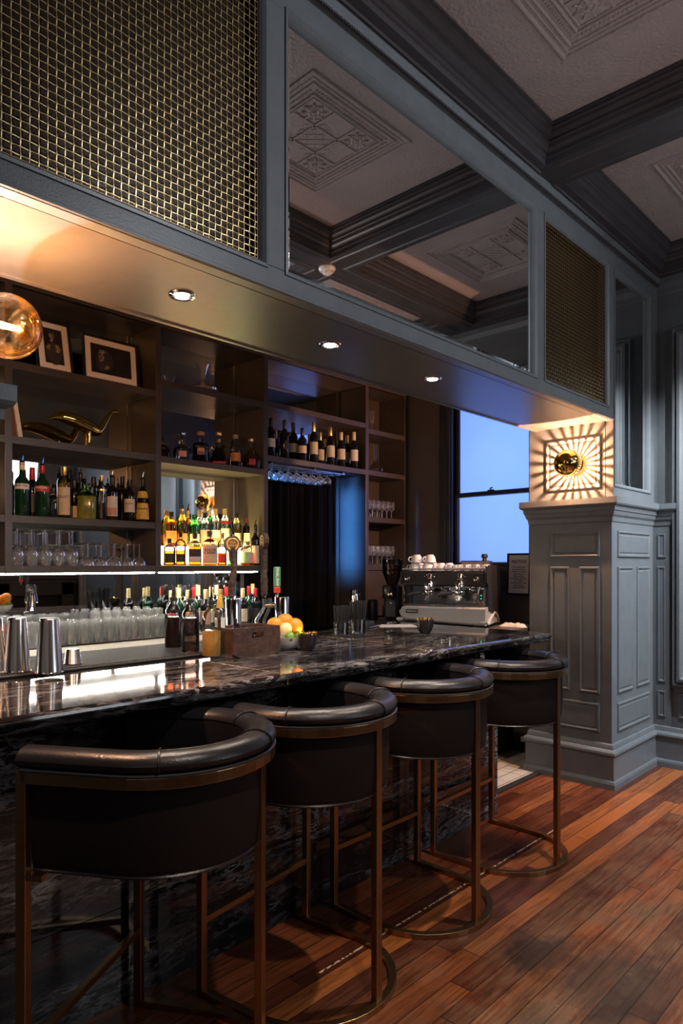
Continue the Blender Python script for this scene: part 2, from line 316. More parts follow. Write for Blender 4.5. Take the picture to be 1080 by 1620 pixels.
# ---------------------------------------------------------------- mesh helpers
class MB:
    def __init__(s): s.v = []; s.f = []; s.fm = []; s.mats = []; s.cur = 0
    def use(s, m):
        m = M[m] if isinstance(m, str) else m
        if m not in s.mats: s.mats.append(m)
        s.cur = s.mats.index(m); return s
    def add(s, vs, fs):
        o = len(s.v); s.v += [tuple(p) for p in vs]; s.f += [tuple(i+o for i in f) for f in fs]; s.fm += [s.cur]*len(fs); return s
    def box(s, x0, x1, y0, y1, z0, z1, mtx=None):
        vs = [(x, y, z) for x in (x0, x1) for y in (y0, y1) for z in (z0, z1)]
        if mtx is not None: vs = [mtx @ Vector(p) for p in vs]
        return s.add(vs, [(0, 1, 3, 2), (4, 6, 7, 5), (0, 4, 5, 1), (2, 3, 7, 6), (0, 2, 6, 4), (1, 5, 7, 3)])
    def rbox(s, x0, x1, y0, y1, z0, z1, r=.004, mtx=None):
        """box with chamfered vertical and horizontal edges"""
        r = min(r, (x1-x0)*.45, (y1-y0)*.45, (z1-z0)*.45)
        def ring(i, z): return [(x0+r+i, y0+i, z), (x1-r-i, y0+i, z), (x1-i, y0+r+i, z), (x1-i, y1-r-i, z), (x1-r-i, y1-i, z), (x0+r+i, y1-i, z), (x0+i, y1-r-i, z), (x0+i, y0+r+i, z)]
        rings = [ring(r*.9, z0), ring(0, z0+r), ring(0, z1-r), ring(r*.9, z1)]
        vs = [p for g in rings for p in g]
        if mtx is not None: vs = [mtx @ Vector(p) for p in vs]
        fs = [tuple(range(7, -1, -1)), tuple(range(24, 32))]
        for k in range(3):
            for i in range(8): j = (i+1) % 8; fs.append((k*8+i, k*8+j, k*8+8+j, k*8+8+i))
        return s.add(vs, fs)
    def lathe(s, prof, c=(0, 0, 0), n=24, sq=None, sx=1, sy=1, mtx=None, a0=0, a1=2*pi, rot=0):
        """prof: list of (r, z[, material])"""
        full = abs(a1-a0-2*pi) < 1e-6; k = n if full else n+1
        def rad(a):
            if not sq: return 1
            return 1/((abs(cos(a))**sq+abs(sin(a))**sq)**(1/sq))
        o = len(s.v); cols = []
        for q in prof:
            for i in range(k):
                a = a0+(a1-a0)*i/n; rr = q[0]*rad(a-rot)
                p = Vector((rr*cos(a)*sx, rr*sin(a)*sy, q[1]))
                if mtx is not None: p = mtx @ p
                s.v.append((p[0]+c[0], p[1]+c[1], p[2]+c[2]))
        for j in range(len(prof)-1):
            if len(prof[j]) > 2: s.use(prof[j][2])
            for i in range(n):
                i2 = (i+1) % k if full else i+1
                s.f.append((o+j*k+i, o+j*k+i2, o+(j+1)*k+i2, o+(j+1)*k+i)); s.fm.append(s.cur)
        return s
    def tube(s, pts, r, n=8, rr=None, ry=None, caps=True):
        pts = [Vector(p) for p in pts]; o = len(s.v); m = len(pts); up = None
        for i, p in enumerate(pts):
            t = (pts[min(i+1, m-1)]-pts[max(i-1, 0)]).normalized()
            if up is None:
                up = Vector((0, 0, 1)) if abs(t.z) < .9 else Vector((0, 1, 0))
            a = t.cross(up).normalized(); b = a.cross(t).normalized(); up = b
            q = rr[i] if rr else r; q2 = q*(ry if ry else 1)
            for k in range(n):
                g = 2*pi*k/n+pi/n; v = p+a*(q*cos(g))+b*(q2*sin(g)); s.v.append(tuple(v))
        for i in range(m-1):
            for k in range(n):
                k2 = (k+1) % n; s.f.append((o+i*n+k, o+i*n+k2, o+(i+1)*n+k2, o+(i+1)*n+k)); s.fm.append(s.cur)
        if caps:
            s.f.append(tuple(o+k for k in range(n-1, -1, -1))); s.fm.append(s.cur)
            s.f.append(tuple(o+(m-1)*n+k for k in range(n))); s.fm.append(s.cur)
        return s
    def sweep(s, path, sec, closed=False):
        """horizontal sweep; path of (x,y); sec of (outward, z), closed section"""
        m = len(path); n = len(sec); o = len(s.v)
        for i in range(m):
            if closed: a, b = Vector(path[i-1]), Vector(path[(i+1) % m])
            else: a, b = Vector(path[max(i-1, 0)]), Vector(path[min(i+1, m-1)])
            p = Vector(path[i]); d1 = (p-a).normalized() if (p-a).length > 1e-9 else (b-p).normalized(); d2 = (b-p).normalized() if (b-p).length > 1e-9 else d1
            t = (d1+d2).normalized(); nrm = Vector((t.y, -t.x)); k = 1/max(.3, nrm.dot(Vector((d1.y, -d1.x))))
            for (u, z) in sec: s.v.append((p.x+nrm.x*u*k, p.y+nrm.y*u*k, z))
        for i in range(m if closed else m-1):
            i2 = (i+1) % m
            for k in range(n):
                k2 = (k+1) % n; s.f.append((o+i*n+k, o+i*n+k2, o+i2*n+k2, o+i2*n+k)); s.fm.append(s.cur)
        if not closed:
            s.f.append(tuple(o+k for k in range(n-1, -1, -1))); s.f.append(tuple(o+(m-1)*n+k for k in range(n))); s.fm += [s.cur]*2
        return s
    def frame(s, O, U, V, Nn, u0, u1, v0, v1, prof, fill=True):
        """rectangular moulding: prof of (inset, height) loops on plane O,U,V with normal Nn"""
        O, U, V, Nn = map(Vector, (O, U, V, Nn)); o = len(s.v)
        for ins, h in prof:
            for (a, b) in ((u0+ins, v0+ins), (u1-ins, v0+ins), (u1-ins, v1-ins), (u0+ins, v1-ins)):
                s.v.append(tuple(O+U*a+V*b+Nn*h))
        for j in range(len(prof)-1):
            for i in range(4):
                i2 = (i+1) % 4; s.f.append((o+j*4+i, o+j*4+i2, o+j*4+4+i2, o+j*4+4+i)); s.fm.append(s.cur)
        if fill:
            j = len(prof)-1; s.f.append((o+j*4, o+j*4+1, o+j*4+2, o+j*4+3)); s.fm.append(s.cur)
        return s
    def text(s, body, size, place, font_w=1.0, align='CENTER', spacing=1.0):
        """place maps (x, y) of the flat lettering to a point"""
        c = bpy.data.curves.new('lettering_curve', 'FONT'); c.body = body; c.size = size; c.align_x = align; c.align_y = 'CENTER'
        c.resolution_u = 2; c.space_line = spacing; c.offset = size*.018
        ob = bpy.data.objects.new('lettering_curve', c); col.objects.link(ob)
        dg = bpy.context.evaluated_depsgraph_get(); dg.update(); me = ob.evaluated_get(dg).to_mesh()
        vs = [place(v.co.x*font_w, v.co.y) for v in me.vertices]; fs = [tuple(p.vertices) for p in me.polygons]
        s.add(vs, fs); ob.evaluated_get(dg).to_mesh_clear(); bpy.data.objects.remove(ob); bpy.data.curves.remove(c); return s
    def build(s, name, m=None, parent=None, smooth=False, bevel=None):
        me = bpy.data.meshes.new(name); me.from_pydata(s.v, [], s.f)
        if s.mats:
            for q in s.mats: me.materials.append(q)
            me.polygons.foreach_set('material_index', s.fm)
        elif m: me.materials.append(M[m] if isinstance(m, str) else m)
        me.validate(); me.update()
        import bmesh
        b = bmesh.new(); b.from_mesh(me); bmesh.ops.recalc_face_normals(b, faces=b.faces)
        if smooth:
            for f in b.faces: f.smooth = True
            for e in b.edges:
                if len(e.link_faces) == 2 and e.calc_face_angle(0) > R(38): e.smooth = False
        b.to_mesh(me); b.free()
        o = bpy.data.objects.new(name, me); col.objects.link(o)
        if parent: o.parent = parent
        if bevel:
            q = o.modifiers.new('bevel', 'BEVEL'); q.width = bevel; q.segments = 2; q.limit_method = 'ANGLE'; q.angle_limit = R(40)
        return o
def thing(name, loc, rz, label, cat, group=None):
    o = bpy.data.objects.new(name, None); col.objects.link(o); o.location = loc; o.rotation_euler = (0, 0, rz); o.empty_display_size = .1
    return tag(o, label, cat, group)
def tag(o, label, cat, group=None, kind=None):
    o['label'] = label; o['category'] = cat
    if group: o['group'] = group
    if kind: o['kind'] = kind
    return o
def struct(o): o['kind'] = 'structure'; return o
def dup(root, loc, rz=None, label=None, group=None):
    r = root.copy(); col.objects.link(r); r.location = loc
    if rz is not None: r.rotation_euler = (0, 0, rz)
    if label: r['label'] = label
    if group: r['group'] = group
    for ch in list(root.children):
        c = ch.copy(); col.objects.link(c); c.parent = r
        for g in list(ch.children):
            d = g.copy(); col.objects.link(d); d.parent = c
    return r
C45, S45 = cos(R(43.5)), sin(R(43.5))
def Yx(px, x):     # y of the point seen in column px on the plane x = const
    u = (px-540)/1080; return x*(C45+u*S45)/(-S45+u*C45)
def Zp(py, x, px):
    u = (px-540)/1080; t = x/(-S45+u*C45); return 1.5+t*(893-py)/1080
def X_y(px, y):    # x on the plane y = const
    u = (px-540)/1080; return y*(-S45+u*C45)/(C45+u*S45)
def G(px, py, z):  # point on a level surface
    u = (px-540)/1080; t = (z-1.5)*1080/(893-py); return Vector((t*(-S45+u*C45), t*(C45+u*S45), z))

# ================================================================ THE ROOM
XF = -1.82      # plane of the frieze with the mirrors
# floors
m_ = MB().use('floor').box(-2.35, 3.1, -2.2, 5.4, -.05, 0); struct(m_.build('floor'))
m_ = MB().use('tile').box(-5.4, -2.35, -2.2, 5.4, -.05, .004); struct(m_.build('floor'))
m_ = MB().use('rubber').box(-2.365, -2.325, 3.66, 4.52, .004, .016); struct(m_.build('trim_1', bevel=.004))
# ceiling plaster and the grid of moulded beams
XC = [(-1.74, -.33), (-.11, 1.30), (1.52, 2.93)]; YC = [(-2.06, -.38), (-.16, 1.52), (1.74, 3.42), (3.64, 5.24)]
ZB = 3.64; ZC = 3.80
struct(MB().use('ceiling').box(-1.9, 3.1, -2.2, 5.4, ZC, ZC+.06).build('ceiling'))
b = MB().use('paint_dark')
xs = [-1.86]+[v for p in XC for v in p]+[3.1]; ys = [-2.2]+[v for p in YC for v in p]+[5.4]
for i in range(0, len(xs), 2): b.box(xs[i], xs[i+1], ys[0], ys[-1], ZB, ZC-.001)
for j in range(0, len(ys), 2):
    for (x0, x1) in XC: b.box(x0, x1, ys[j], ys[j+1], ZB, ZC-.001)
prof = [(0, ZB), (.012, ZB), (.012, ZB+.028), (.022, ZB+.032), (.022, ZB+.05), (.034, ZB+.054), (.045, ZB+.064), (.052, ZB+.082), (.058, ZB+.086), (.058, ZB+.1),
        (.068, ZB+.104), (.078, ZB+.114), (.082, ZB+.128), (.092, ZB+.132), (.092, ZB+.146), (.1, ZB+.148), (.1, ZC-.002)]
for (x0, x1) in XC:
    for (y0, y1) in YC:
        o = len(b.v)
        for (d, z) in prof: b.v += [(x0+d, y0+d, z), (x1-d, y0+d, z), (x1-d, y1-d, z), (x0+d, y1-d, z)]
        for j in range(len(prof)-1):
            for i in range(4):
                i2 = (i+1) % 4; b.f.append((o+j*4+i, o+j*4+i2, o+j*4+4+i2, o+j*4+4+i)); b.fm.append(b.cur)
        # shallow fillet line under the beams round each coffer
        b.sweep([(x0-.03, y0-.03), (x1+.03, y0-.03), (x1+.03, y1+.03), (x0-.03, y1+.03)], [(0, ZB), (.008, ZB-.007), (.016, ZB)], closed=True)
struct(b.build('trim_2'))
# pressed tin medallions of the coffers
n_ = 3
for (x0, x1) in XC[:2]:
    for (y0, y1) in YC[1:]:
        cx, cy = (x0+x1)/2, (y0+y1)/2; z = ZC; b = MB().use('ceiling')
        def sq(r, w_, h): 
            b.sweep([(cx-r, cy-r), (cx+r, cy-r), (cx+r, cy+r), (cx-r, cy+r)], [(w_/2, z-.0), (w_*.3, z-h*.8), (0, z-h), (-w_*.3, z-h*.8), (-w_/2, z)], closed=True)
        sq(.365, .022, .010); sq(.335, .012, .006); sq(.31, .012, .008); sq(.255, .014, .010); sq(.235, .008, .006)
        for k in range(28):                                  # egg-shaped beads in the band
            for s in range(4):
                t = -.27+.54*(k+.5)/28; p = [(t, .283), (.283, t), (t, -.283), (-.283, t)][s]
                b.lathe([(0, 0), (.007, -.001), (.0045, -.005), (0, -.006)], (cx+p[0], cy+p[1], z), 6)
        for s in (-.085, .085):
            b.box(cx+s-.006, cx+s+.006, cy-.235, cy+.235, z-.006, z); b.box(cx-.235, cx+.235, cy+s-.006, cy+s+.006, z-.006, z)
        for sx in (-1, 1):
            for sy in (-1, 1):                               # corner rosettes
                b.lathe([(.06, 0), (.056, -.006), (.045, -.003), (.03, -.009), (.018, -.004), (.01, -.012), (0, -.013)], (cx+sx*.16, cy+sy*.16, z), 8, sq=1.2)
                for q in range(8):
                    a = q*pi/4; b.tube([(cx+sx*.16+cos(a)*.02, cy+sy*.16+sin(a)*.02, z-.003), (cx+sx*.16+cos(a)*.065, cy+sy*.16+sin(a)*.065, z-.003)], .006, 5)
        for q in range(-5, 6):                               # diagonal lattice in the middle field
            t = q*.03; l = .085-abs(t)/1.0*.5
            if l > .01:
                b.tube([(cx+t-l/1, cy-t-l/1, z-.001), (cx+t+l/1, cy-t+l/1, z-.001)], .0022, 4); b.tube([(cx+t-l, cy+t+l, z-.001), (cx+t+l, cy+t-l, z-.001)], .0022, 4)
        struct(b.build('trim_%d' % n_, smooth=False)); n_ += 1

# ---- frieze: rails and stiles
P = M['paint']
b = MB().use('paint')
def stile(y0, y1): b.rbox(XF-.10, XF, y0, y1, 2.545, 3.472, .001)
b.rbox(XF-.05, XF, -2.2, 4.573, 2.460, 2.545, .003); b.box(XF-.12, XF-.095, -2.2, 5.4, 2.5, 3.7)           # bottom rail
b.box(XF-.05, XF, -2.2, 5.4, 3.472, 3.64)                   # top rail
for y0, y1 in ((-2.2, .62), (1.53, 1.639), (3.482, 3.587), (4.469, 4.573), (5.22, 5.38)): stile(y0, y1)
b.box(XF-.05, XF, 4.549, 5.38, 1.95, 2.035); b.box(XF-.05, XF, 5.22, 5.38, 2.035, 2.545); b.box(XF-.05, XF, 4.549, 4.573, 2.035, 2.462)
b.box(XF-.05, XF-.0005, -.2, .63, 1.95, 2.5)
# small mouldings inside each opening
for (y0, y1, z0) in ((.62, 1.53, 2.545), (1.639, 3.482, 2.545), (3.587, 4.469, 2.545), (4.573, 5.22, 2.035)):
    b.frame((XF, 0, 0), (0, 1, 0), (0, 0, 1), (1, 0, 0), y0, y1, z0, 3.472, [(-.014, 0), (-.014, .006), (-.004, .007), (.006, -.004), (.012, -.014), (.014, -.03)], fill=False)
# small mouldings over the frieze
b.sweep([(XF, -2.2), (XF, 5.4)], [(0, 3.585), (.02, 3.59), (.024, 3.605), (.03, 3.64), (0, 3.64)])
b.sweep([(XF, -2.2), (XF, 4.573)], [(0, 2.462), (.006, 2.464), (.006, 2.474), (0, 2.478)])
struct(b.build('wall_frieze'))
b = MB().use('paint_dark')                                  # rope bead
y = .2
while y < 5.35:
    b.tube([(XF+.026, y, 3.579), (XF+.026, y+.012, 3.589)], .006, 5); y += .014
struct(b.build('trim_%d' % n_)); n_ += 1
# mirrors with bevelled rims
def bevel_mirror(y0, y1, z0, z1, label):
    b = MB().use('mirror'); b.frame((XF-.022, 0, 0), (0, 1, 0), (0, 0, 1), (1, 0, 0), y0, y1, z0, z1, [(0, -.006), (.0, -.003), (.022, 0)])
    tag(b.build('wall_mirror'), label, 'mirror', None)
bevel_mirror(1.645, 3.476, 2.551, 3.466, 'large mirror with faceted rim over the bar reflecting the coffered ceiling')
bevel_mirror(4.579, 5.214, 2.041, 3.466, 'tall narrow mirror with faceted rim above the wainscot at the far end')
# woven brass grilles
def grille(y0, y1, z0, z1, label):
    root = thing('brass_grille', (XF-.02, y0, z0), 0, label, 'grille', None)
    ny, nz = round((y1-y0)/.0236), round((z1-z0)/.0232); py, pz = (y1-y0)/ny, (z1-z0)/nz; b = MB().use('brass_mesh'); amp = .0013; r = .0018
    for i in range(ny):
        y = (i+.5)*py; pts = []
        for j in range(nz*2+1): pts.append((amp*(1 if (j//2+i) % 2 else -1)*(1 if j % 2 else .0), y, j*pz/2))
        b.tube(pts, r, 4, caps=False)
    for j in range(nz):
        z = (j+.5)*pz; pts = []
        for i in range(ny*2+1): pts.append((amp*(-1 if (i//2+j) % 2 else 1)*(1 if i % 2 else .0), i*py/2, z))
        b.tube(pts, r, 4, caps=False)
    b.build('woven_wire', parent=root, smooth=True)
    q = MB().use('brass'); q.frame((0, 0, 0), (0, 1, 0), (0, 0, 1), (1, 0, 0), -.004, y1-y0+.004, -.004, z1-z0+.004, [(0, -.004), (0, .002), (.006, .002), (.006, -.004)], fill=False); q.build('wire_border', parent=root)
    k = MB().use('mesh_back'); k.box(-.05, -.045, -.004, y1-y0+.004, -.004, z1-z0+.004); k.build('backing_sheet', parent=root)
M['mesh_back'] = mat('dark_bronze_sheet', (.045, .032, .022), .28, .6, bump=(40, .1))
grille(.635, 1.516, 2.559, 3.458, 'large woven brass wire grille at the left above the bar')
grille(3.601, 4.455, 2.559, 3.458, 'smaller looking woven brass wire grille between the two ceiling mirrors')

# ---- soffit and the dark ceiling behind it
b = MB().use('soffit'); b.box(-2.36, XF-.055, -2.2, 4.549, 2.462, 2.50)
b.sweep([(-2.36, -2.2), (-2.36, 4.56)], [(0, 2.455), (-.02, 2.455), (-.02, 2.5), (0, 2.5)]); 
b.box(-2.362, -2.34, -2.2, 4.56, 2.5, 3.25)
struct(b.build('ceiling_soffit'))
struct(MB().use('wallback').box(-5.4, -2.36, -2.2, 5.4, 3.22, 3.26).build('ceiling_back'))

# ---- piers with wainscot
ZL = 1.95
def pier(name, x0, x1, y0, y1, face, nz):
    """face +1: decorated end looks to +y, -1: to -y"""
    b = MB().use('paint'); b.box(x0, x1, y0, y1, 0, 1.95); b.box(x0, x1-.045, y0, y1, 1.95, 2.62)
    yf = y0 if face < 0 else y1
    pr = [(0, 0), (.004, .006), (.012, .007), (.020, -.004), (.028, -.008), (.040, -.003), (.044, -.003)]
    def panel_end(u0, u1, v0, v1):
        b.frame((0, yf, 0), (1, 0, 0), (0, 0, 1), (0, face, 0), u0, u1, v0, v1, [(0, 0), (.003, .010), (.012, .011), (.022, .003), (.026, .003), (.036, .007)])
    def panel_side(u0, u1, v0, v1):
        b.frame((x1, 0, 0), (0, 1, 0), (0, 0, 1), (1, 0, 0), u0, u1, v0, v1, [(0, 0), (.003, .010), (.012, .011), (.022, .003), (.026, .003), (.036, .007)])
    panel_end(x0+.16, x1-.08, 1.55, 1.73)
    panel_end(x0+.16, x0+.305, .624, 1.485); panel_end(x0+.375, x1-.08, .624, 1.485); panel_end(x0+.16, x1-.08, .365, .56)
    panel_end(x0+.13, x1-.075, 2.02, 2.37)
    b.frame((0, yf, 0), (1, 0, 0), (0, 0, 1), (0, face, 0), x0+.178, x1-.123, 2.063, 2.327, [(0, .007), (0, .001), (.003, .001), (.003, .008)])
    if face < 0:
        ss = ((4.64, 5.24, 1.55, 1.73), (4.64, 4.915, .624, 1.485), (4.985, 5.24, .624, 1.485), (4.64, 5.24, .365, .56))
        for q in ss: panel_side(*q)
    return b
W_led = [(0, -.165), (.006, -.160), (.010, -.13), (.020, -.115), (.026, -.09), (.032, -.085), (.034, -.06), (.050, -.05), (.055, -.04), (.055, 0), (0, 0)]
W_base = [(0, .30), (.008, .292), (.012, .275), (.014, .262), (.024, .258), (.034, .245), (.036, .232), (.03, .222), (.022, .218), (.022, .06), (.030, .05), (.034, .035), (.034, 0), (0, 0)]
b = pier('p', -2.43, -1.83, 4.55, 5.42, -1, 0)
# return of the wainscot on the end wall
b.box(-1.9, -1.715, 5.34, 5.42, 0, 1.95)
for v0, v1 in ((1.55, 1.73), (.624, 1.485), (.365, .56)):
    b.frame((0, 5.34, 0), (1, 0, 0), (0, 0, 1), (0, -1, 0), -1.805, -1.745, v0, v1, [(0, 0), (.003, .008), (.010, .009), (.018, .003)])
struct(b.build('wall_right_pier'))
path = [(-2.43, 5.0), (-2.43, 4.55), (-1.83, 4.55), (-1.83, 5.34), (-1.715, 5.34), (-1.715, 5.42)]
struct(MB().use('paint').sweep(path, [(u, ZL+z) for u, z in W_led]).build('trim_%d' % n_)); n_ += 1
path = [(-2.43, 4.9), (-2.43, 4.55), (-1.83, 4.55), (-1.83, 5.34), (3.05, 5.34)]
struct(MB().use('paint').sweep(path, W_base).build('baseboard_right')); 
b = pier('p', -2.43, -1.83, -.2, .63, 1, 0); struct(b.build('wall_left_pier'))
path = [(-1.83, -.2), (-1.83, .63), (-2.43, .63), (-2.43, -.2)]
path = path[::-1]
struct(MB().use('paint').sweep([(-2.43, -.2), (-2.43, .63), (-1.83, .63), (-1.83, -.2)][::-1], [(u, ZL+z) for u, z in W_led]).build('trim_%d' % n_)); n_ += 1

# ---- end wall of the room with its tall framed panels, far, right and rear walls
b = MB().use('paint'); b.box(-1.83, 3.1, 5.38, 5.46, 0, 3.7)
fr = [(0, 0), (.0, .075), (.012, .078), (.02, .06), (.03, .058), (.034, .09), (.055, .094), (.07, .08), (.08, .05), (.09, .05), (.1, .035), (.12, .03), (.128, .012), (.14, .012)]
for u0, u1 in ((-1.69, -.55), (-.2, 1.1), (1.5, 2.8)):
    b.frame((0, 5.38, 0), (1, 0, 0), (0, 0, 1), (0, -1, 0), u0, u1, .61, 3.23, fr)
    b.frame((0, 5.38, 0), (1, 0, 0), (0, 0, 1), (0, -1, 0), u0+.02, u1-.02, .36, .55, [(0, 0), (.003, .010), (.012, .011), (.022, .003), (.036, .007)])
b.sweep([(3.1, 5.38), (-1.83, 5.38)], [(0, 3.52), (-.01, 3.53), (-.014, 3.56), (-.03, 3.6), (-.035, 3.64), (0, 3.64)])
struct(b.build('wall_far'))
b = MB().use('paint'); b.box(3.05, 3.13, -2.2, 5.4, 0, 3.7)
for u0, u1 in ((-1.7, -.3), (.2, 2.9), (3.1, 3.9)):
    b.frame((3.05, 0, 0), (0, 1, 0), (0, 0, 1), (-1, 0, 0), u0, u1, .61, 3.23, fr)
struct(b.build('wall_right'))
b = MB().use('paint'); b.box(-5.4, 3.1, -2.28, -2.2, 0, 3.7); struct(b.build('wall_rear'))
# chimney piece seen in the bar mirror
t = thing('fireplace', (3.04, 4.62, 0), 0, 'black fireplace with a mantel shelf on the opposite grey wall, seen in the bar mirror', 'fireplace')
q = MB().use('leaf'); q.box(-.2, 0, -.62, -.42, 0, 1.25); q.box(-.2, 0, .42, .62, 0, 1.25); q.box(-.2, 0, -.62, .62, 1.0, 1.25); q.build('surround', parent=t)
q = MB().use('leaf'); q.rbox(-.28, 0, -.7, .7, 1.25, 1.32, .01); q.box(-.24, 0, -.66, .66, 1.2, 1.25); q.build('mantel_shelf', parent=t)
q = MB().use('black'); q.box(-.04, 0, -.42, .42, 0, 1.0); q.build('firebox', parent=t)

# ---- bar side walls: back wall with doorway, end wall with the window
YD0, YD1 = 3.31, 4.37; XB = -4.18
b = MB().use('wallback')
b.box(XB-.1, XB, -2.2, YD0, 0, 3.22); b.box(XB-.1, XB, YD1, 5.1, 0, 3.22); b.box(XB-.1, XB, YD0, YD1, 2.29, 3.22)
b.box(-5.3, XB-.1, YD0-.06, YD0, 0, 2.4); b.box(-5.3, XB-.1, YD1, YD1+.06, 0, 2.4); b.box(-5.3, XB-.1, YD0, YD1, 2.33, 2.4); b.box(-5.36, -5.3, YD0, YD1, 0, 2.4)
struct(b.build('wall_back'))
WX0, WX1, WZ0, WZ1 = -3.40, -2.665, 1.49, 2.95
b = MB().use('taupe'); b.box(XB, WX0-.0, 5.0, 5.1, 0, 3.22); b.box(WX1, -2.43, 5.0, 5.1, 0, 3.22); b.box(WX0, WX1, 5.0, 5.1, 0, WZ0); b.box(WX0, WX1, 5.0, 5.1, WZ1, 3.22)
struct(b.build('wall_end'))
b = MB().use('wallback')                                     # casing and sashes
fr2 = [(-.13, 0), (-.13, .022), (-.12, .03), (-.07, .03), (-.06, .022), (-.05, .022), (-.045, .035), (-.02, .035), (-.012, .02), (0, .02), (0, -.06)]
b.frame((0, 5.0, 0), (1, 0, 0), (0, 0, 1), (0, -1, 0), WX0, WX1, WZ0, WZ1, fr2, fill=False)
b.rbox(WX0-.17, WX1+.17, 4.93, 5.0, WZ0-.20, WZ0-.13, .008)
wf = b.build('window_frame'); 
wr = struct(MB().use('frost').box(WX0+.03, WX1-.03, 5.062, 5.066, WZ0+.03, WZ1-.03).build('window_1')); wf.parent = wr
b = MB().use('wallback'); b.frame((0, 5.05, 0), (1, 0, 0), (0, 0, 1), (0, -1, 0), WX0, WX1, 2.09, WZ1, [(0, -.01), (0, .005), (.03, .005), (.035, -.01)], fill=False)
b.frame((0, 5.03, 0), (1, 0, 0), (0, 0, 1), (0, -1, 0), WX0, WX1, WZ0, 2.11, [(0, -.03), (0, .005), (.025, .005), (.03, -.02)], fill=False); q = b.build('window_sash', parent=wr)
b = MB().use('satin_black'); b.rbox(-3.05, -2.99, 4.985, 5.01, 2.11, 2.125, .003); b.tube([(-3.02, 5.0, 2.12), (-3.02, 4.98, 2.135), (-2.995, 4.98, 2.14)], .006, 6); b.build('sash_lock', parent=wr)

# ================================================================ BACK BAR SHELVING
XS = -3.87; TH = .042
YS = [1.449, 2.372, 3.29, 4.40, 4.935]
b = MB().use('shelf')
unit = thing('back_bar_shelving', (XB, 0, 0), 0, 'dark umber built-in back bar shelving with mirrored bays behind the bar', 'shelving')
def shpart(name, fn, bev=.002):
    q = MB().use('shelf'); fn(q); o = q.build(name, parent=unit, bevel=bev); return o
D = XS-XB; Z0 = 1.45
for k, (y, z0) in enumerate(((-.9, Z0), (.5, Z0), (1.449, Z0), (2.372, Z0), (3.27, Z0), (4.40, Z0), (4.935, Z0))):
    shpart('divider', lambda q: q.box(0.004, D, y-.02, y+.02, z0, 3.06))
shpart('frieze_board', lambda q: (q.box(.004, D, -.92, 4.955, 3.03, 3.1), q.box(D-.02, D+.004, -.92, 4.955, 3.03, 3.2)))
def shelf(y0, y1, ztop): return shpart('shelf', lambda q: q.box(.004, D-.002, y0+.02, y1-.02, ztop-TH, ztop))
ZBOT = 1.493
bays = [(-.9, .5), (.5, 1.449), (1.449, 2.372), (2.372, 3.27), (3.27, 4.40), (4.40, 4.935)]
for (y0, y1) in bays[:4]: shelf(y0, y1, ZBOT)
shelf(*bays[5], ZBOT)
for z in (2.616, 2.204, 1.771): shelf(*bays[0], z); shelf(*bays[1], z); shelf(*bays[2], z)
for z in (2.695, 2.20): shelf(*bays[3], z)
for z in (2.71, 2.311): shelf(*bays[4], z)
for z in (2.67, 2.313, 1.908): shelf(*bays[5], z)
def back(y0, y1, z0, z1, m):
    q = MB().use(m); q.box(0, .004, y0, y1, z0, z1); q.build('mirror_back' if m.startswith('mirror') else 'back_panel', parent=unit)
back(-.9, 3.27, Z0, 3.05, 'mirror_old'); back(3.27, 4.40, 2.27, 3.05, 'mirror_old'); back(4.40, 4.935, Z0, 3.05, 'shelf')
back(-.9, 3.27, 1.045, 1.445, 'mirror_old')
# slotted standards that carry the shelves
for y in (2.33, 3.22, 4.35, 4.50):
    q = MB().use('steel'); q.box(.005, .012, y-.008, y+.008, 1.5 if y != 4.35 else 2.32, 3.02); q.build('shelf_standard', parent=unit)
# right leg of the unit beside the doorway, down to the floor
shpart('side_panel', lambda q: (q.box(0, D, 4.38, 4.42, .01, Z0), q.box(.0, D-.02, 4.42, 4.955, 1.05, Z0-.002)))
# LED strips below the bottom shelves
for (y0, y1) in ((-.8, 2.35), (2.39, 3.2)):
    s = tag(MB().use('led').rbox(XS-.035, XS-.012, y0, y1, 1.4425, 1.4505, .001).build('led_strip'), 'warm white light strip under the shelves, ' + ('the long left one' if y0 < 0 else 'the short right one'), 'light strip')
# back counter
t = thing('back_counter', (-3.8, 1.2, 0), 0, 'cream topped back counter under the shelves carrying the rows of glasses', 'counter')
q = MB().use('cream').rbox(-.378, .34, -2.1, 2.08, .99, 1.04, .006); q.build('counter_top', parent=t)
q = MB().use('satin_black').box(-.378, .30, -2.1, 2.08, .01, .99); q.build('cabinet_body', parent=t)
for k in range(6):
    q = MB().use('shelf').rbox(.30, .318, -2.0+k*.68, -1.36+k*.68, .1, .95, .004); d = q.build('door', parent=t)
    q = MB().use('steel').tube([(.335, -1.95+k*.68, .85), (.335, -1.95+k*.68, .70)], .006, 6); q.build('handle', parent=d)
mt = MB().use('rubber').rbox(-4.17, -3.74, -.6, 2.62, 1.041, 1.047, .002); tag(mt.build('glass_mat'), 'thin black rubber mat under the tumblers on the back counter', 'mat')

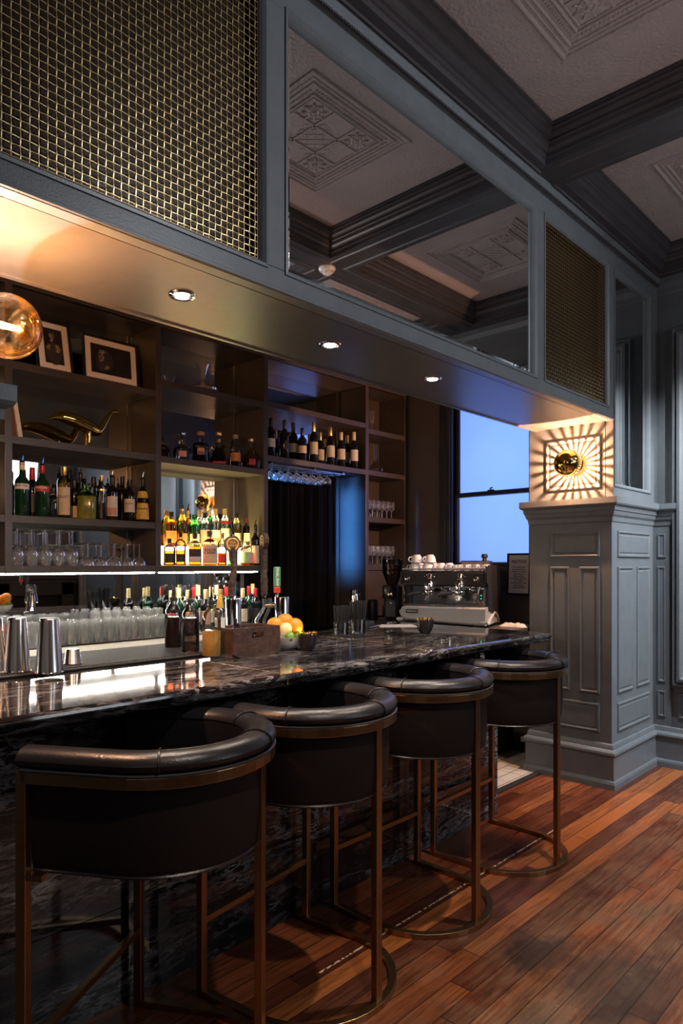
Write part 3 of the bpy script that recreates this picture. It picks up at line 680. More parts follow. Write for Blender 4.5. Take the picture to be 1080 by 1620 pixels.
# ================================================================ THE BAR
ZT = 1.10; XE = -1.85
bar = thing('bar_counter', (-2.4, 1.5, 0), 0, 'long bar counter with a black veined marble top and front', 'bar counter')
ys = [.645, 1.666, 2.686, 3.735]
for i in range(3):
    y0, y1 = ys[i]-1.5+.0015, ys[i+1]-1.5-.0015
    q = MB().use('marble')
    # ogee edge slab in front, flat slab behind
    sec = [(-2.288, 1.1), (-1.868, 1.1), (-1.858, 1.098), (-1.852, 1.092), (-1.850, 1.084), (-1.853, 1.078), (-1.860, 1.075), (-1.863, 1.068), (-1.868, 1.058), (-1.878, 1.05), (-2.288, 1.05)]
    k = len(sec); vs = [(x+2.4, y0, z) for x, z in sec]+[(x+2.4, y1, z) for x, z in sec]
    q.add(vs, [tuple(range(k-1, -1, -1)), tuple(range(k, 2*k))]+[(a, (a+1) % k, k+(a+1) % k, k+a) for a in range(k)])
    q.build('front_slab', parent=bar)
    q = MB().use('marble'); q.box(-2.95+2.4, -2.292+2.4, y0, y1, 1.05, 1.1); q.build('rear_slab', parent=bar)
q = MB().use('brass_line'); q.box(.108, .112, -.855, 2.23, 1.052, 1.1004)
for y in ys[1:-1]:
    q.box(-2.95+2.4, .532, y-1.5-.0015, y-1.5+.0015, 1.055, 1.1004); q.box(.53, .5503, y-1.5-.0015, y-1.5+.0015, 1.06, 1.09)
q.build('brass_inlay', parent=bar)
q = MB().use('marble')
fx = -2.15+2.4
for (y0, y1) in ((-.855, .27), (.273, 1.30), (1.303, 2.13)):
    q.box(fx-.04, fx, y0, y1, .33, 1.05); q.box(fx-.04, fx, y0, y1, .0, .327)
q.build('front_panel', parent=bar)
q = MB().use('marble').box(-2.85+2.4, fx-.041, 2.09, 2.13, 0, 1.05); q.build('end_panel', parent=bar)
q = MB().use('brass')
for y in (.2715, 1.3015): q.box(fx-.04, fx+.0006, y-.0015, y+.0015, 0, 1.05)
q.build('brass_seam', parent=bar)
q = MB().use('satin_black').box(-2.85+2.4, fx-.042, -.855, 2.088, .01, 1.049); q.build('under_bar_cabinet', parent=bar)

mt = MB().use('rubber'); mt.rbox(-2.94, -2.49, .66, 1.97, ZT+.0006, ZT+.011, .003)
for k in range(90): mt.box(-2.93, -2.5, .67+k*.0143, .678+k*.0143, ZT+.011, ZT+.0135)
bar_mat = tag(mt.build('bar_mat'), 'long black ribbed rubber mat along the service side of the bar', 'mat')

# end counter with the espresso machine and low fridge
t = thing('end_counter', (-3.1, 4.4, 0), 0, 'dark counter at the end wall below the frosted window', 'counter')
q = MB().use('shelf').rbox(-.75, .655, -.45, .58, 1.0, 1.04, .004); q.build('counter_top', parent=t)
q = MB().use('satin_black').box(-.72, .3, -.42, .58, .01, .999); q.build('cabinet_body', parent=t)
t = thing('under_counter_fridge', (-2.6, 4.93, 0), 0, 'grey panelled under-counter fridge with a black foot grille behind the bar end', 'fridge')
q = MB().use('paint').box(-.18, .16, .0, .06, .16, .99); q.build('front_panel', parent=t)
q = MB().use('satin_black').box(-.18, .16, .005, .06, .006, .16); q.build('foot_grille', parent=t)
q = MB().use('ink_white').box(-.11, .02, .0, .005, .09, .13); q.build('white_label', parent=t)

# ================================================================ BAR STOOLS
def make_stool():
    root = thing('bar_stool', (0, 0, 0), 0, '', 'bar stool', 'tub-backed bar stools along the bar')
    HW, SL = .30, .25
    def U(r, front=0.0, n=22):
        pts = [(front, -r)]
        pts += [(SL+r*cos(-pi/2+pi*k/n), r*sin(-pi/2+pi*k/n)) for k in range(n+1)]
        return pts+[(front, r)]
    def sec(a, b, z0, z1): return [(a, z0), (b, z0), (b, z1), (a, z1)]
    q = MB().use('brass').sweep(U(HW), sec(-.015, .013, 0, .022)); q.build('floor_ring', parent=root, bevel=.002)
    q = MB().use('brass').sweep(U(HW), sec(-.012, .013, .945, .975)); q.build('back_rail', parent=root, bevel=.002)
    for s in (-1, 1):
        q = MB().use('brass').box(-.013, .015, s*HW-.013, s*HW+.013, 0, .975); q.build('front_leg', parent=root, bevel=.002)
    q = MB().use('brass').box(SL+HW-.03, SL+HW-.006, -.017, .017, .0, .95); q.build('rear_leg', parent=root, bevel=.002)
    q = MB().use('brass').box(-.011, .011, -HW+.01, HW-.01, .245, .267); q.build('footrest', parent=root, bevel=.002)
    q = MB().use('brass').box(-.011, .011, -HW+.01, HW-.01, .695, .715)
    for s in (-1, 1): q.box(-.011, .06, s*HW-.011, s*HW+.011, .700, .715)
    q.build('seat_frame', parent=root)
    # tub shell, slightly bellied
    q = MB().use('leather_shell'); q.sweep(U(.272, .012, 30), [(-.055, .735), (-.006, .712), (.004, .718), (.010, .74), (.014, .84), (.012, .94), (-.028, .975), (-.04, .96), (-.045, .84)])
    q.build('tub_shell', parent=root, smooth=True)
    q = MB().use('leather').sweep(U(.272, .012, 30), [(.002, .711), (.006, .710), (.008, .714), (.004, .718)]); q.build('lower_piping', parent=root, smooth=True)
    # seat
    q = MB().use('leather'); r = .235
    o = [(SL+r*cos(a), r*sin(a)) for a in [(-pi/2+pi*k/20) for k in range(21)]]+[(.02, r), (-.0, r-.03), (-.0, -r+.03), (.02, -r)]
    def lay(k, z): return [((x-.15)*k+.15, y*k, z) for x, y in o]
    L_ = [lay(1, .725), lay(1.0, .78), lay(.97, .797), lay(.85, .805), lay(.3, .81)]; n = len(o)
    q.add([p for l in L_ for p in l], [tuple(range(n-1, -1, -1)), tuple(range(4*n, 5*n))]+[(j*n+i, j*n+(i+1) % n, (j+1)*n+(i+1) % n, (j+1)*n+i) for j in range(4) for i in range(n)])
    q.build('seat', parent=root, smooth=True)
    # padded roll along the top
    k = 14; es = [(-.012+.046*cos(2*pi*i/k), 1.003+.029*sin(2*pi*i/k)) for i in range(k)]
    q = MB().use('leather').sweep(U(.282, -.012, 30), es); roll = q.build('padded_roll', parent=root, smooth=True)
    q = MB().use('leather')
    q.sweep(U(.268, .0, 30), [(-.03, .80), (-.012, .80), (.0, .99), (-.045, .995), (-.048, .93)]); q.build('inner_back', parent=root, smooth=True)
    q = MB().use('piping').sweep(U(.282, .0, 30), [(.026, .975), (.031, .974), (.033, .979), (.028, .982)]); q.build('upper_piping', parent=roll, smooth=True)
    for a in (-68, 0, 52):
        a = R(a); c = Vector((SL+.282*cos(a), .282*sin(a), 0)); d = Vector((cos(a), sin(a), 0)); q = MB().use('leather')
        pts = [c+d*(-.012+.048*cos(2*pi*i/18))+Vector((0, 0, 1.003+.0315*sin(2*pi*i/18))) for i in range(19)]
        q.tube(pts, .003, 6); q.build('roll_seam', parent=roll, smooth=True)
    return root
st = make_stool()
SL_ = [(-1.945, .958, 32, 'black leather bar stool nearest the viewer, turned toward the room'),
       (-2.042, 1.689, 9, 'black leather tub bar stool, second from the left'),
       (-2.083, 2.447, 0, 'black leather tub bar stool, third from the left'),
       (-2.093, 3.184, 2, 'black leather tub bar stool at the far right end of the bar')]
for i, (x, y, a, l) in enumerate(SL_):
    if i == 0: st.location = (x, y, 0); st.rotation_euler = (0, 0, R(a)); st['label'] = l
    else: dup(st, (x, y, 0), R(a), l)

# ================================================================ LIGHT FITTINGS
for i, (x, y) in enumerate(DL):
    t = thing('recessed_downlight', (x, y, 2.462), 0, 'round chrome downlight in the bar soffit, ' + ('the left one of three', 'the middle one of three', 'the right one of three')[i], 'downlight', 'soffit downlights')
    MB().use('chrome').lathe([(.034, .0), (.034, -.004), (.038, -.007), (.046, -.006), (.049, -.0005), (.034, -.0)], n=28).build('trim_ring', parent=t, smooth=True)
    MB().use('lens').lathe([(0, -.003), (.02, -.003), (.026, -.002), (.026, -.001), (0, -.001)], n=20).build('lens', parent=t)
t = thing('smoke_detector', (-.22, 3.50, 3.64), 0, 'white round smoke detector on the ceiling beam, seen in the big mirror', 'smoke detector')
MB().use('white').lathe([(.0, 0), (.06, 0), (.062, -.012), (.05, -.03), (0, -.03)], n=28).build('base', parent=t, smooth=True)
MB().use('white').lathe([(0, -.03), (.03, -.03), (.032, -.045), (.02, -.052), (0, -.053)], n=20).build('sensor_dome', parent=t, smooth=True)

def sconce(loc, face, label):
    t = thing('globe_sconce', loc, 0 if face > 0 else pi, label, 'wall lamp', 'gold globe sconces on the bar piers')
    # local +y points away from the pier
    mt = Matrix.Rotation(-pi/2, 4, 'X')     # lathe axis z -> +y
    MB().use('gold').lathe([(0, 0), (.05, 0), (.052, .006), (.045, .012), (.03, .016), (.022, .03), (0, .03)], mtx=mt, n=28).build('wall_plate', parent=t, smooth=True)
    c = .125; Rg = .092
    pr = [(Rg*sin(a), c-Rg*cos(a)) for a in [R(38)+(pi-R(38))*k/22 for k in range(23)]]
    k = 9
    MB().use('glass').lathe(pr[:k], mtx=mt, n=40).build('clear_globe', parent=t, smooth=True)
    MB().use('gold' if face < 0 else 'gold_thin').lathe(pr[k-1:], mtx=mt, n=40).build('gold_globe_front', parent=t, smooth=True)
    q = MB().use('gold')
    for i in range(24):                     # slotted crown that throws the rays
        a = 2*pi*(i+.5)/24; d = Vector((cos(a), 0, sin(a))); 
        q.tube([d*.042+Vector((0, .016, 0)), d*.050+Vector((0, .045, 0)), d*.064+Vector((0, .062, 0))], .0038, 5)
    q.build('slotted_crown', parent=t, smooth=True)
    MB().use('gold').lathe([(0, .03), (.02, .03), (.02, .06), (0, .06)], mtx=mt, n=16).build('lamp_holder', parent=t, smooth=True)
    MB().use('filament').lathe([(0, .088), (.006, .089), (.010, .105), (.008, .13), (0, .136)], mtx=mt, n=12).build('bulb', parent=t, smooth=True)
    return t
def mirror_gold():
    m, nt, N, L, P_ = nodes('half_mirrored_gold_glass'); N.remove(P_); out = N['Material Output']
    a = N.new('ShaderNodeBsdfTransparent'); a.inputs[0].default_value = (1, .82, .5, 1); g = N.new('ShaderNodeBsdfGlossy'); g.inputs[0].default_value = (1, .72, .35, 1); g.inputs['Roughness'].default_value = .06
    f = N.new('ShaderNodeLayerWeight'); f.inputs[0].default_value = .35; k = N.new('ShaderNodeMath'); k.operation = 'MULTIPLY_ADD'; k.inputs[1].default_value = .75; k.inputs[2].default_value = .2
    L.new(f.outputs['Facing'], k.inputs[0]); mx = N.new('ShaderNodeMixShader'); L.new(k.outputs[0], mx.inputs[0]); L.new(a.outputs[0], mx.inputs[1]); L.new(g.outputs[0], mx.inputs[2]); L.new(mx.outputs[0], out.inputs[0]); return m
M['gold_thin'] = mirror_gold()
sconce((-2.075, 4.537, 2.187), -1, 'gold globe wall lamp throwing rays on the right pier')
sconce((-2.055, .643, 2.187), 1, 'glowing glass globe lamp cut off at the left edge')
light('sconce_glow', 'POINT', (-2.075, 4.458, 2.187), 60, (1, .50, .27), size=.003)
light('sconce_glow', 'POINT', (-2.055, .722, 2.187), 38, (1, .54, .32), size=.0045)

# ================================================================ BOTTLES
PR = {   # (radius factor, height factor)
 'wine': [(0, .0), (.93, 0), (1, .012), (1, .60), (.97, .65), (.80, .70), (.50, .745), (.38, .79), (.36, .85), (.36, .95), (.40, .955), (.40, .98), (.36, 1), (0, 1)],
 'spirit': [(0, 0), (.95, 0), (1, .015), (1, .64), (.95, .70), (.72, .755), (.42, .80), (.34, .85), (.32, .97), (.38, .975), (.38, 1), (0, 1)],
 'tall': [(0, 0), (.95, 0), (1, .012), (1, .66), (.9, .72), (.6, .78), (.42, .83), (.34, .9), (.32, .98), (.38, .985), (.38, 1), (0, 1)],
 'squat': [(0, 0), (.96, 0), (1, .02), (1, .62), (.9, .70), (.5, .76), (.32, .79), (.28, .96), (.34, .965), (.34, 1), (0, 1)],
 'tear': [(0, 0), (.9, 0), (1, .03), (1, .12), (.88, .28), (.60, .50), (.32, .68), (.22, .78), (.20, .96), (.26, .97), (.26, 1), (0, 1)],
 'dome': [(0, 0), (.92, 0), (1, .03), (1, .30), (.94, .42), (.78, .52), (.5, .60), (.22, .66), (.17, .72), (.17, .96), (.22, .97), (.22, 1), (0, 1)],
 'monk': [(0, 0), (.98, 0), (1, .015), (.93, .30), (.80, .45), (.74, .58), (.68, .66), (.50, .74), (.30, .80), (.26, .86), (.25, .97), (.3, .975), (.3, 1), (0, 1)],
 'flask': [(0, 0), (.7, 0), (.85, .03), (1, .16), (1, .3), (.86, .46), (.55, .60), (.25, .70), (.17, .78), (.15, .96), (.2, .965), (.2, 1), (0, 1)],
 'cyl': [(0, 0), (.96, 0), (1, .012), (1, .70), (.96, .745), (.80, .78), (.42, .81), (.32, .84), (.32, .97), (.38, .975), (.38, 1), (0, 1)],
}
def radius_at(p, z):
    for a, b_ in zip(p, p[1:]):
        if a[1] <= z <= b_[1] and b_[1] > a[1]: return a[0]+(b_[0]-a[0])*(z-a[1])/(b_[1]-a[1])
    return p[-1][0]
def bottle(x, y, z, kind, H, r, glass, label, group, paper=None, lz=(.12, .5), arc=62, cap=None, cap_z=.86, fill=None, fill_z=.5, pourer=False, face=-33, sq=None, sy=1, words=None, wsize=.018, wink='ink', knob=None, neck_paper=None, name='bottle', cat='bottle', band=None):
    t = thing(name, (x, y, z), R(face), label, cat, group)
    p = PR[kind]; q = MB(); pr = []
    zs = sorted(set([v[1] for v in p]))
    for i, (a, h) in enumerate(p):
        if fill and i and p[i-1][1] < fill_z < h: pr.append((radius_at(p, fill_z)*r, fill_z*H, glass))
        pr.append((a*r, h*H, fill if (fill and h <= fill_z) else glass))
    q.use(fill or glass); q.lathe([(c[0], c[1], c[2]) for c in pr], n=(32 if sq else 22), sq=sq, sy=sy); q.build('glass_body', parent=t, smooth=True)
    def rad(a):
        k = 1 if not sq else 1/((abs(cos(a))**sq+abs(sin(a))**sq)**(1/sq)); return k
    def patch(nm, m, z0, z1, arc, e=.0006, parent=t):
        q = MB().use(m); n = 12; aa = R(arc); vs = []; rows = [z0+(z1-z0)*j/5 for j in range(6)]
        for zz in rows:
            rr = radius_at(p, zz)*r
            for i in range(n+1):
                a = -aa+2*aa*i/n; k = rr*rad(a)+e; vs.append((k*cos(a), k*sin(a)*sy, zz*H))
        q.add(vs, [(j*(n+1)+i, j*(n+1)+i+1, (j+1)*(n+1)+i+1, (j+1)*(n+1)+i) for j in range(5) for i in range(n)])
        return q.build(nm, parent=parent, smooth=True)
    if paper:
        lb = patch('label', paper, lz[0], lz[1], arc)
        if band: patch('label_band', band, lz[0]+.02, lz[0]+(lz[1]-lz[0])*.42, arc*.8, .0010, lb)
        if words:
            rr = radius_at(p, (lz[0]+lz[1])/2)*r
            def place(u, v):
                a = u/rr; zz = (lz[0]*.35+lz[1]*.65)*H+v; k = radius_at(p, min(max(zz/H, 0), 1))*r*rad(a)+.0014; return (k*cos(a), k*sin(a)*sy, zz)
            MB().use(wink).text(words, wsize, place, spacing=.8).build('lettering', parent=lb)
    if neck_paper: patch('neck_label', neck_paper[0], neck_paper[1], neck_paper[2], 70)
    if cap:
        z0 = cap_z*H; rr = radius_at(p, min(1, cap_z+.01))*r*1.0
        MB().use(cap).lathe([(rr*1.03+.0004, z0), (rr*1.08+.0006, z0+.002), (p[-2][0]*r*1.12, H*.985), (p[-2][0]*r*1.1, H+.003), (0, H+.003)], n=16).build('cap', parent=t, smooth=True)
    if knob:
        MB().use(knob).lathe([(.35*p[-2][0]*r, H), (p[-2][0]*r*1.1, H+.002), (p[-2][0]*r*1.5, H+.014), (p[-2][0]*r*1.35, H+.026), (p[-2][0]*r*.6, H+.033), (0, H+.034)], n=16).build('stopper', parent=t, smooth=True)
    if pourer:
        q = MB().use('satin_black').lathe([(p[-2][0]*r*.8, H), (p[-2][0]*r*1.15, H+.001), (p[-2][0]*r*.9, H+.012), (0, H+.013)], n=14); pp = q.build('pourer', parent=t, smooth=True)
        MB().use('chrome').tube([(0, 0, H+.01), (0, .002, H+.03), (.004, .008, H+.05)], .0035, 6, rr=[.0045, .004, .0028]).build('spout', parent=pp, smooth=True)
    return t
XF1, XF2, XF3 = -3.945, -4.03, -4.11       # front, middle and rear rows on the shelves

# ---- spirits on the left bay's third shelf
S1 = 1.7712; G1 = 'liqueur bottles on the left bay shelf'
def px1(c): return c/4.154
B = lambda c, x: Yx(px1(c), x)
bottle(XF1, B(145, XF1), S1, 'wine', .300, .039, 'g_green', 'dark green vermouth bottle with white lettering band at the far left, with pourer', G1, 'label_white', (.50, .60), 80, cap='foil_yellow', cap_z=.87, pourer=True, words='MARTINI', wsize=.017)
bottle(XF3, B(212, XF3), S1, 'wine', .30, .037, 'wine', 'dark red wine bottle with red capsule behind the two vermouths', G1, 'label_black', cap='foil_red', cap_z=.76)
bottle(XF1, B(278, XF1), S1, 'wine', .295, .039, 'g_green', 'dark green vermouth bottle with red lettering band and red neck, with pourer', G1, 'label_red', (.49, .60), 80, cap='foil_red', cap_z=.85, pourer=True, words='MARTINI', wsize=.017, wink='ink_white')
bottle(XF1-.02, B(350, XF1-.02), S1, 'squat', .17, .038, 't_clear', 'short clear glass bottle beside the red banded vermouth', G1, cap='foil_black', cap_z=.85)
bottle(XF1, B(422, XF1), S1, 'cyl', .30, .039, 't_yellow', 'pale aperitif bottle with a tall cream label and gold cap', G1, 'label_cream', (.06, .60), 62, cap='foil_gold', cap_z=.84, words='LILLET', wsize=.022, wink='ink_blue', fill='t_yellow')
bottle(XF3, B(450, XF3), S1, 'spirit', .29, .032, 't_clear', 'clear bottle with dark pourer behind the pale aperitif', G1, cap='foil_black', cap_z=.8, pourer=True)
bottle(XF2, B(488, XF2), S1, 'cyl', .235, .030, 'wine', 'dark bottle with grey and black label left of the squat green one', G1, 'label_white', (.05, .35), 50, cap='foil_black', cap_z=.8)
bottle(XF3, B(528, XF3), S1, 'spirit', .29, .032, 't_clear', 'clear spirit bottle with a chrome pourer above the squat green bottle', G1, cap='foil_black', cap_z=.85, pourer=True)
bottle(XF1, B(572, XF1), S1, 'squat', .215, .053, 't_palegreen', 'squat square green textured bottle in the middle of the shelf', G1, sq=5, fill='olive', fill_z=.64, cap='foil_black', cap_z=.97)
bottle(XF3, B(615, XF3), S1, 'spirit', .28, .034, 't_clear', 'clear bottle with black screw cap behind the squat green one', G1, cap='foil_black', cap_z=.78)
bottle(XF1, B(668, XF1), S1, 'cyl', .27, .031, 't_clear', 'slim clear bottle with a vertical ornamented gold strip', G1, 'label_black', (.04, .80), 14, cap='foil_gold', cap_z=.88, neck_paper=('foil_gold', .66, .7))
bottle(XF1, B(738, XF1), S1, 'spirit', .27, .036, 'wine', 'dark bottle with a grey illustrated label and pourer', G1, 'label_white', (.10, .55), 62, cap='foil_black', cap_z=.8, pourer=True, band='label_pink')
bottle(XF2, B(803, XF2), S1, 'wine', .29, .036, 'wine', 'tall black bottle with yellow neck ring', G1, cap='foil_black', cap_z=.8, neck_paper=('foil_gold', .72, .75))
bottle(XF1, B(852, XF1), S1, 'wine', .26, .035, 'wine', 'dark cream liqueur bottle with a red and white oval label', G1, 'label_white', (.22, .54), 62, cap='foil_black', cap_z=.84, words='BAILEYS', wsize=.014, wink='ink_red')
bottle(XF1, B(938, XF1), S1, 'monk', .275, .047, 't_brown', 'robe-shaped brown liqueur bottle with yellow label at the shelf end', G1, 'label_yellow', (.06, .44), 60, cap='foil_black', cap_z=.84, words='Frangelico', wsize=.018, neck_paper=('label_yellow', .56, .72), pourer=True, fill='syrup_dark', fill_z=.8)

# ---- cognacs on the upper shelf of the middle bay
S2 = 2.2002; G2 = 'decorative bottles on the middle bay shelf'
c2 = lambda c, x: Yx(240+c/5.4, x)
bottle(XF1, c2(100, XF1), S2, 'dome', .135, .045, 't_clear', 'low clear round bottle cut off by the bay divider', G2, fill='t_whisky', fill_z=.3, cap='foil_black', cap_z=.8)
bottle(XF1, c2(263, XF1), S2, 'dome', .165, .068, 't_clear', 'round shouldered clear bottle with a big ball stopper', G2, fill='t_clear', knob='chrome', paper='label_pink', lz=(.1, .34), arc=22)
bottle(XF1, c2(418, XF1), S2, 'squat', .185, .056, 't_clear', 'broad bottle of dark liquor with a plum label', G2, 'label_pink', (.28, .52), 25, fill='t_brown', fill_z=.55, knob='cork', band='foil_purple')
bottle(XF2, c2(490, XF2), S2, 'tear', .10, .025, 't_yellow', 'tiny gold bottle behind the teardrop one', G2, knob='foil_gold')
bottle(XF1, c2(572, XF1), S2, 'tear', .205, .060, 't_clear', 'teardrop shaped bottle of dark cognac with copper stopper', G2, fill='t_brown', fill_z=.6, knob='foil_gold', neck_paper=('foil_gold', .78, .9), paper='label_red', lz=(.02, .10), arc=50)
bottle(XF1, c2(715, XF1), S2, 'spirit', .205, .038, 't_clear', 'slim whiskey bottle with a copper coloured label', G2, 'label_orange', (.20, .5), 66, fill='t_amber', fill_z=.55, knob='cork')
bottle(XF1, c2(850, XF1), S2, 'flask', .20, .076, 't_clear', 'flat round cognac bottle with a red oval seal', G2, 'label_red', (.12, .34), 18, fill='t_whisky', fill_z=.34, knob='foil_gold', sy=1)
# ---- wine on the third bay
S3 = 2.3112; G3 = 'wine bottles on the shelf over the doorway'
c3 = lambda c, x: Yx(420+c/4.696, x)
wl = [(38, XF1, .30, 'label_white', 'foil_black', 'wine bottle with a white label at the left end, half hidden by the divider'),
      (140, XF1, .305, 'label_black', 'foil_black', 'black wine bottle with a small dark label, second on the wine shelf'),
      (205, XF2, .325, 'label_cream', 'foil_black', 'tall dark wine bottle with black capsule and small cream label'),
      (272, XF1, .27, 'label_cream', 'foil_black', 'short dark wine bottle with a grey label and black capsule'),
      (357, XF1, .335, 'label_cream', 'foil_gold', 'tallest wine bottle with yellow capsule and cream label'),
      (405, XF3, .31, 'label_cream', 'foil_gold', 'wine bottle in the rear behind the tallest yellow capped one'),
      (482, XF1, .325, 'label_cream', 'foil_gold', 'yellow capped wine bottle standing alone in the middle of the shelf'),
      (561, XF1, .30, 'label_cream', 'foil_yellow', 'yellow capped wine bottle, left of the tight group of three'),
      (604, XF2-.01, .31, 'label_cream', 'foil_yellow', 'yellow capped wine bottle, middle of the tight group of three'),
      (656, XF1, .325, 'label_white', 'foil_yellow', 'yellow capped wine bottle at the right end of the wine shelf')]
for i, (c, x, H, lb, cp, l) in enumerate(wl):
    bottle(x, c3(c, x), S3, 'wine', H*.98, .037, 'wine', l, G3, lb, (.22, .52) if cp != 'foil_black' else (.25, .47), 62 if i != 1 else 30, cap=cp, cap_z=.78, face=-38 if i != 1 else -10, name='wine_bottle')

# ---- the glowing middle bay with a stepped display
ST = 1.4935; t = thing('bottle_step', (-4.09, 2.82, ST), 0, 'glowing acrylic display step behind the whiskey bottles', 'display step')
MB().use('riser').rbox(-.085, .045, -.42, .37, .0, .13, .003).build('acrylic_step', parent=t)
MB().use('steel').box(.045, .047, -.42, .37, .0, .008).build('front_edge', parent=t)
c4 = lambda c, x: Yx(240+c/5.4, x)
G4 = 'whiskey bottles in the front row of the lit bay'; G5 = 'spirits on the glowing step of the lit bay'
F4 = -3.93
for (c, kind, H, r, gl, fill, fz, paper, lz, cap, kw, l) in [
    (150, 'squat', .175, .040, 't_clear', 't_whisky', .55, 'label_black', (.1, .45), 'foil_black', {}, 'squat bourbon bottle at the left end of the lit bay, front row'),
    (245, 'squat', .225, .037, 't_clear', 't_whisky', .45, 'label_black', (.10, .34), 'foil_black', {}, 'clear shouldered whiskey bottle with black cap, second in the front row'),
    (368, 'squat', .215, .045, 't_clear', 't_whisky', .6, 'label_black', (.1, .52), 'foil_black', dict(sq=5, band='label_white'), 'square whiskey bottle with a black label and white print'),
    (495, 'squat', .235, .052, 't_clear', 't_whisky', .6, 'label_cream', (.06, .60), 'foil_black', dict(sq=6, words='KNOB\nCREEK', wsize=.024), 'square bourbon bottle with a cream newspaper style label'),
    (600, 'spirit', .225, .034, 't_clear', 't_whisky', .4, 'label_red', (.08, .36), 'cork', {}, 'slim whiskey bottle with a small red and white label'),
    (690, 'wine', .265, .038, 't_green', None, .5, 'label_black', (.12, .5), 'foil_black', {}, 'green necked bottle behind the round wooden tap plaque'),
    (812, 'squat', .175, .052, 't_clear', 't_whisky', .5, 'label_cream', (.10, .55), 'foil_gold', {}, 'squat bottle with an oval cream label near the bay corner'),
    (884, 'wine', .29, .034, 'wine', None, .5, 'label_cream', (.05, .5), 'foil_black', dict(pourer=True), 'dark slim bottle with cream label by the right divider, with pourer')]:
    bottle(F4, c4(c, F4), ST, kind, H, r, gl, l, G4, paper, lz, 50, cap=cap, cap_z=.84, fill=fill, fill_z=fz, **kw)
M4, R4 = -4.075, -4.125; ZS = ST+.1302
for (c, x, kind, H, r, gl, fill, fz, paper, lz, cap, kw, l) in [
    (168, M4, 'squat', .235, .040, 't_orange', 't_orange', .6, 'label_orange', (.1, .45), 'foil_black', dict(sq=3), 'orange whiskey bottle with black cap on the step, far left'),
    (262, M4, 'tall', .26, .040, 't_yellow', 't_yellow', .5, 'label_orange', (.05, .35), 'foil_gold', {}, 'bright yellow liquor bottle with amber label on the step'),
    (366, M4, 'spirit', .225, .042, 't_green', 't_palegreen', .5, 'label_cream', (.08, .4), 't_green', {}, 'bright green bottle with pale label on the step'),
    (455, M4, 'spirit', .245, .040, 't_clear', None, .5, 'label_pink', (.08, .5), 'foil_black', {}, 'clear bottle with pink label and black cap on the step'),
    (545, M4, 'spirit', .275, .040, 't_clear', None, .5, 'label_white', (.1, .45), 'foil_yellow', dict(band='label_orange'), 'clear bottle with pale yellow cap in the middle of the step'),
    (625, M4, 'spirit', .28, .040, 't_clear', None, .5, 'label_white', (.1, .5), 'foil_yellow', dict(neck_paper=('label_red', .62, .7)), 'clear bottle with pale cap and red collar on the step'),
    (722, M4, 'spirit', .26, .038, 't_clear', 't_yellow', .6, 'label_cream', (.1, .42), 'foil_black', {}, 'clear yellowish bottle with grey screw cap on the step'),
    (820, M4, 'spirit', .225, .042, 't_brown', 't_brown', .5, 'label_cream', (.08, .5), 'foil_red', {}, 'brown bottle with mustard label at the right end of the step')]:
    bottle(x, c4(c, x), ZS, kind, H, r, gl, l, G5, paper, lz, 50, cap=cap, cap_z=.86, fill=fill, fill_z=fz, **kw)
for (c, H, gl, cp, l) in [(310, .26, 't_orange', 'foil_gold', 'orange bottle with pourer in front of the mirror, left one of the rear pair'), (500, .29, 't_green', 'label_cream', 'tall green bottle with pourer in front of the mirror, right one of the rear pair')]:
    bottle(-4.145, c4(c, -4.145), ZS, 'wine', H, .024, gl, l, 'bottles behind the step row', cap=cp, cap_z=.8, pourer=True)
light('shelf_glow', 'AREA', (-4.0, 2.82, 1.503), 6.0, (1, .82, .34), (-4.0, 2.82, 2.2), .05, .75)

# ---- wine bottles on the back counter behind the crate
G6 = 'wine bottles on the back counter by the beer taps'
tops = [(115, 'foil_yellow', 'label_red'), (158, 'foil_yellow', 'label_black'), (190, 'foil_black', 'label_black'), (213, 'foil_yellow', 'label_orange'), (245, 'foil_red', 'label_black'), (272, 'foil_yellow', 'label_cream'),
        (317, 'foil_yellow', 'label_pink'), (349, 'foil_yellow', 'label_cream'), (380, 'foil_yellow', 'label_pink'), (408, 'foil_gold', 'label_cream'), (438, 'foil_red', 'label_cream'), (484, 'foil_blue', 'label_cream'), (536, 'foil_yellow', 'label_cream'), (572, 'foil_red', 'label_black'), (594, 'foil_yellow', 'label_orange'), (613, 'foil_red', 'label_black')]
place_w = ['first from the glasses', 'second from the glasses', 'third, with black capsule', 'fourth, with amber label', 'fifth, with red capsule', 'sixth, with cream label', 'left of the slender pale topped one', 'slender pale topped one', 'pale topped one with faded pink label', 'gold topped one above the syrup bottles',
           'red topped one left of the chrome tap', 'blue topped one above the chrome cylinder', 'pale topped one with cream label right of the chrome cylinder', 'red topped one left of the orange labelled bottle', 'pale topped one with orange label', 'last red topped one beside the taps']
for i, ((c, cp, lb), w_) in enumerate(zip(tops, place_w)):
    x = (-3.90, -3.98, -4.06)[i % 3]
    bottle(x, Yx(240+c/3.724, x), 1.0405, 'wine', .285+.012*((i*7) % 3), .036, ('wine', 'g_green')[i % 3 == 1], 'back counter wine bottle, ' + w_, G6, lb, (.18, .5), 60, cap=cp, cap_z=.78, name='wine_bottle')

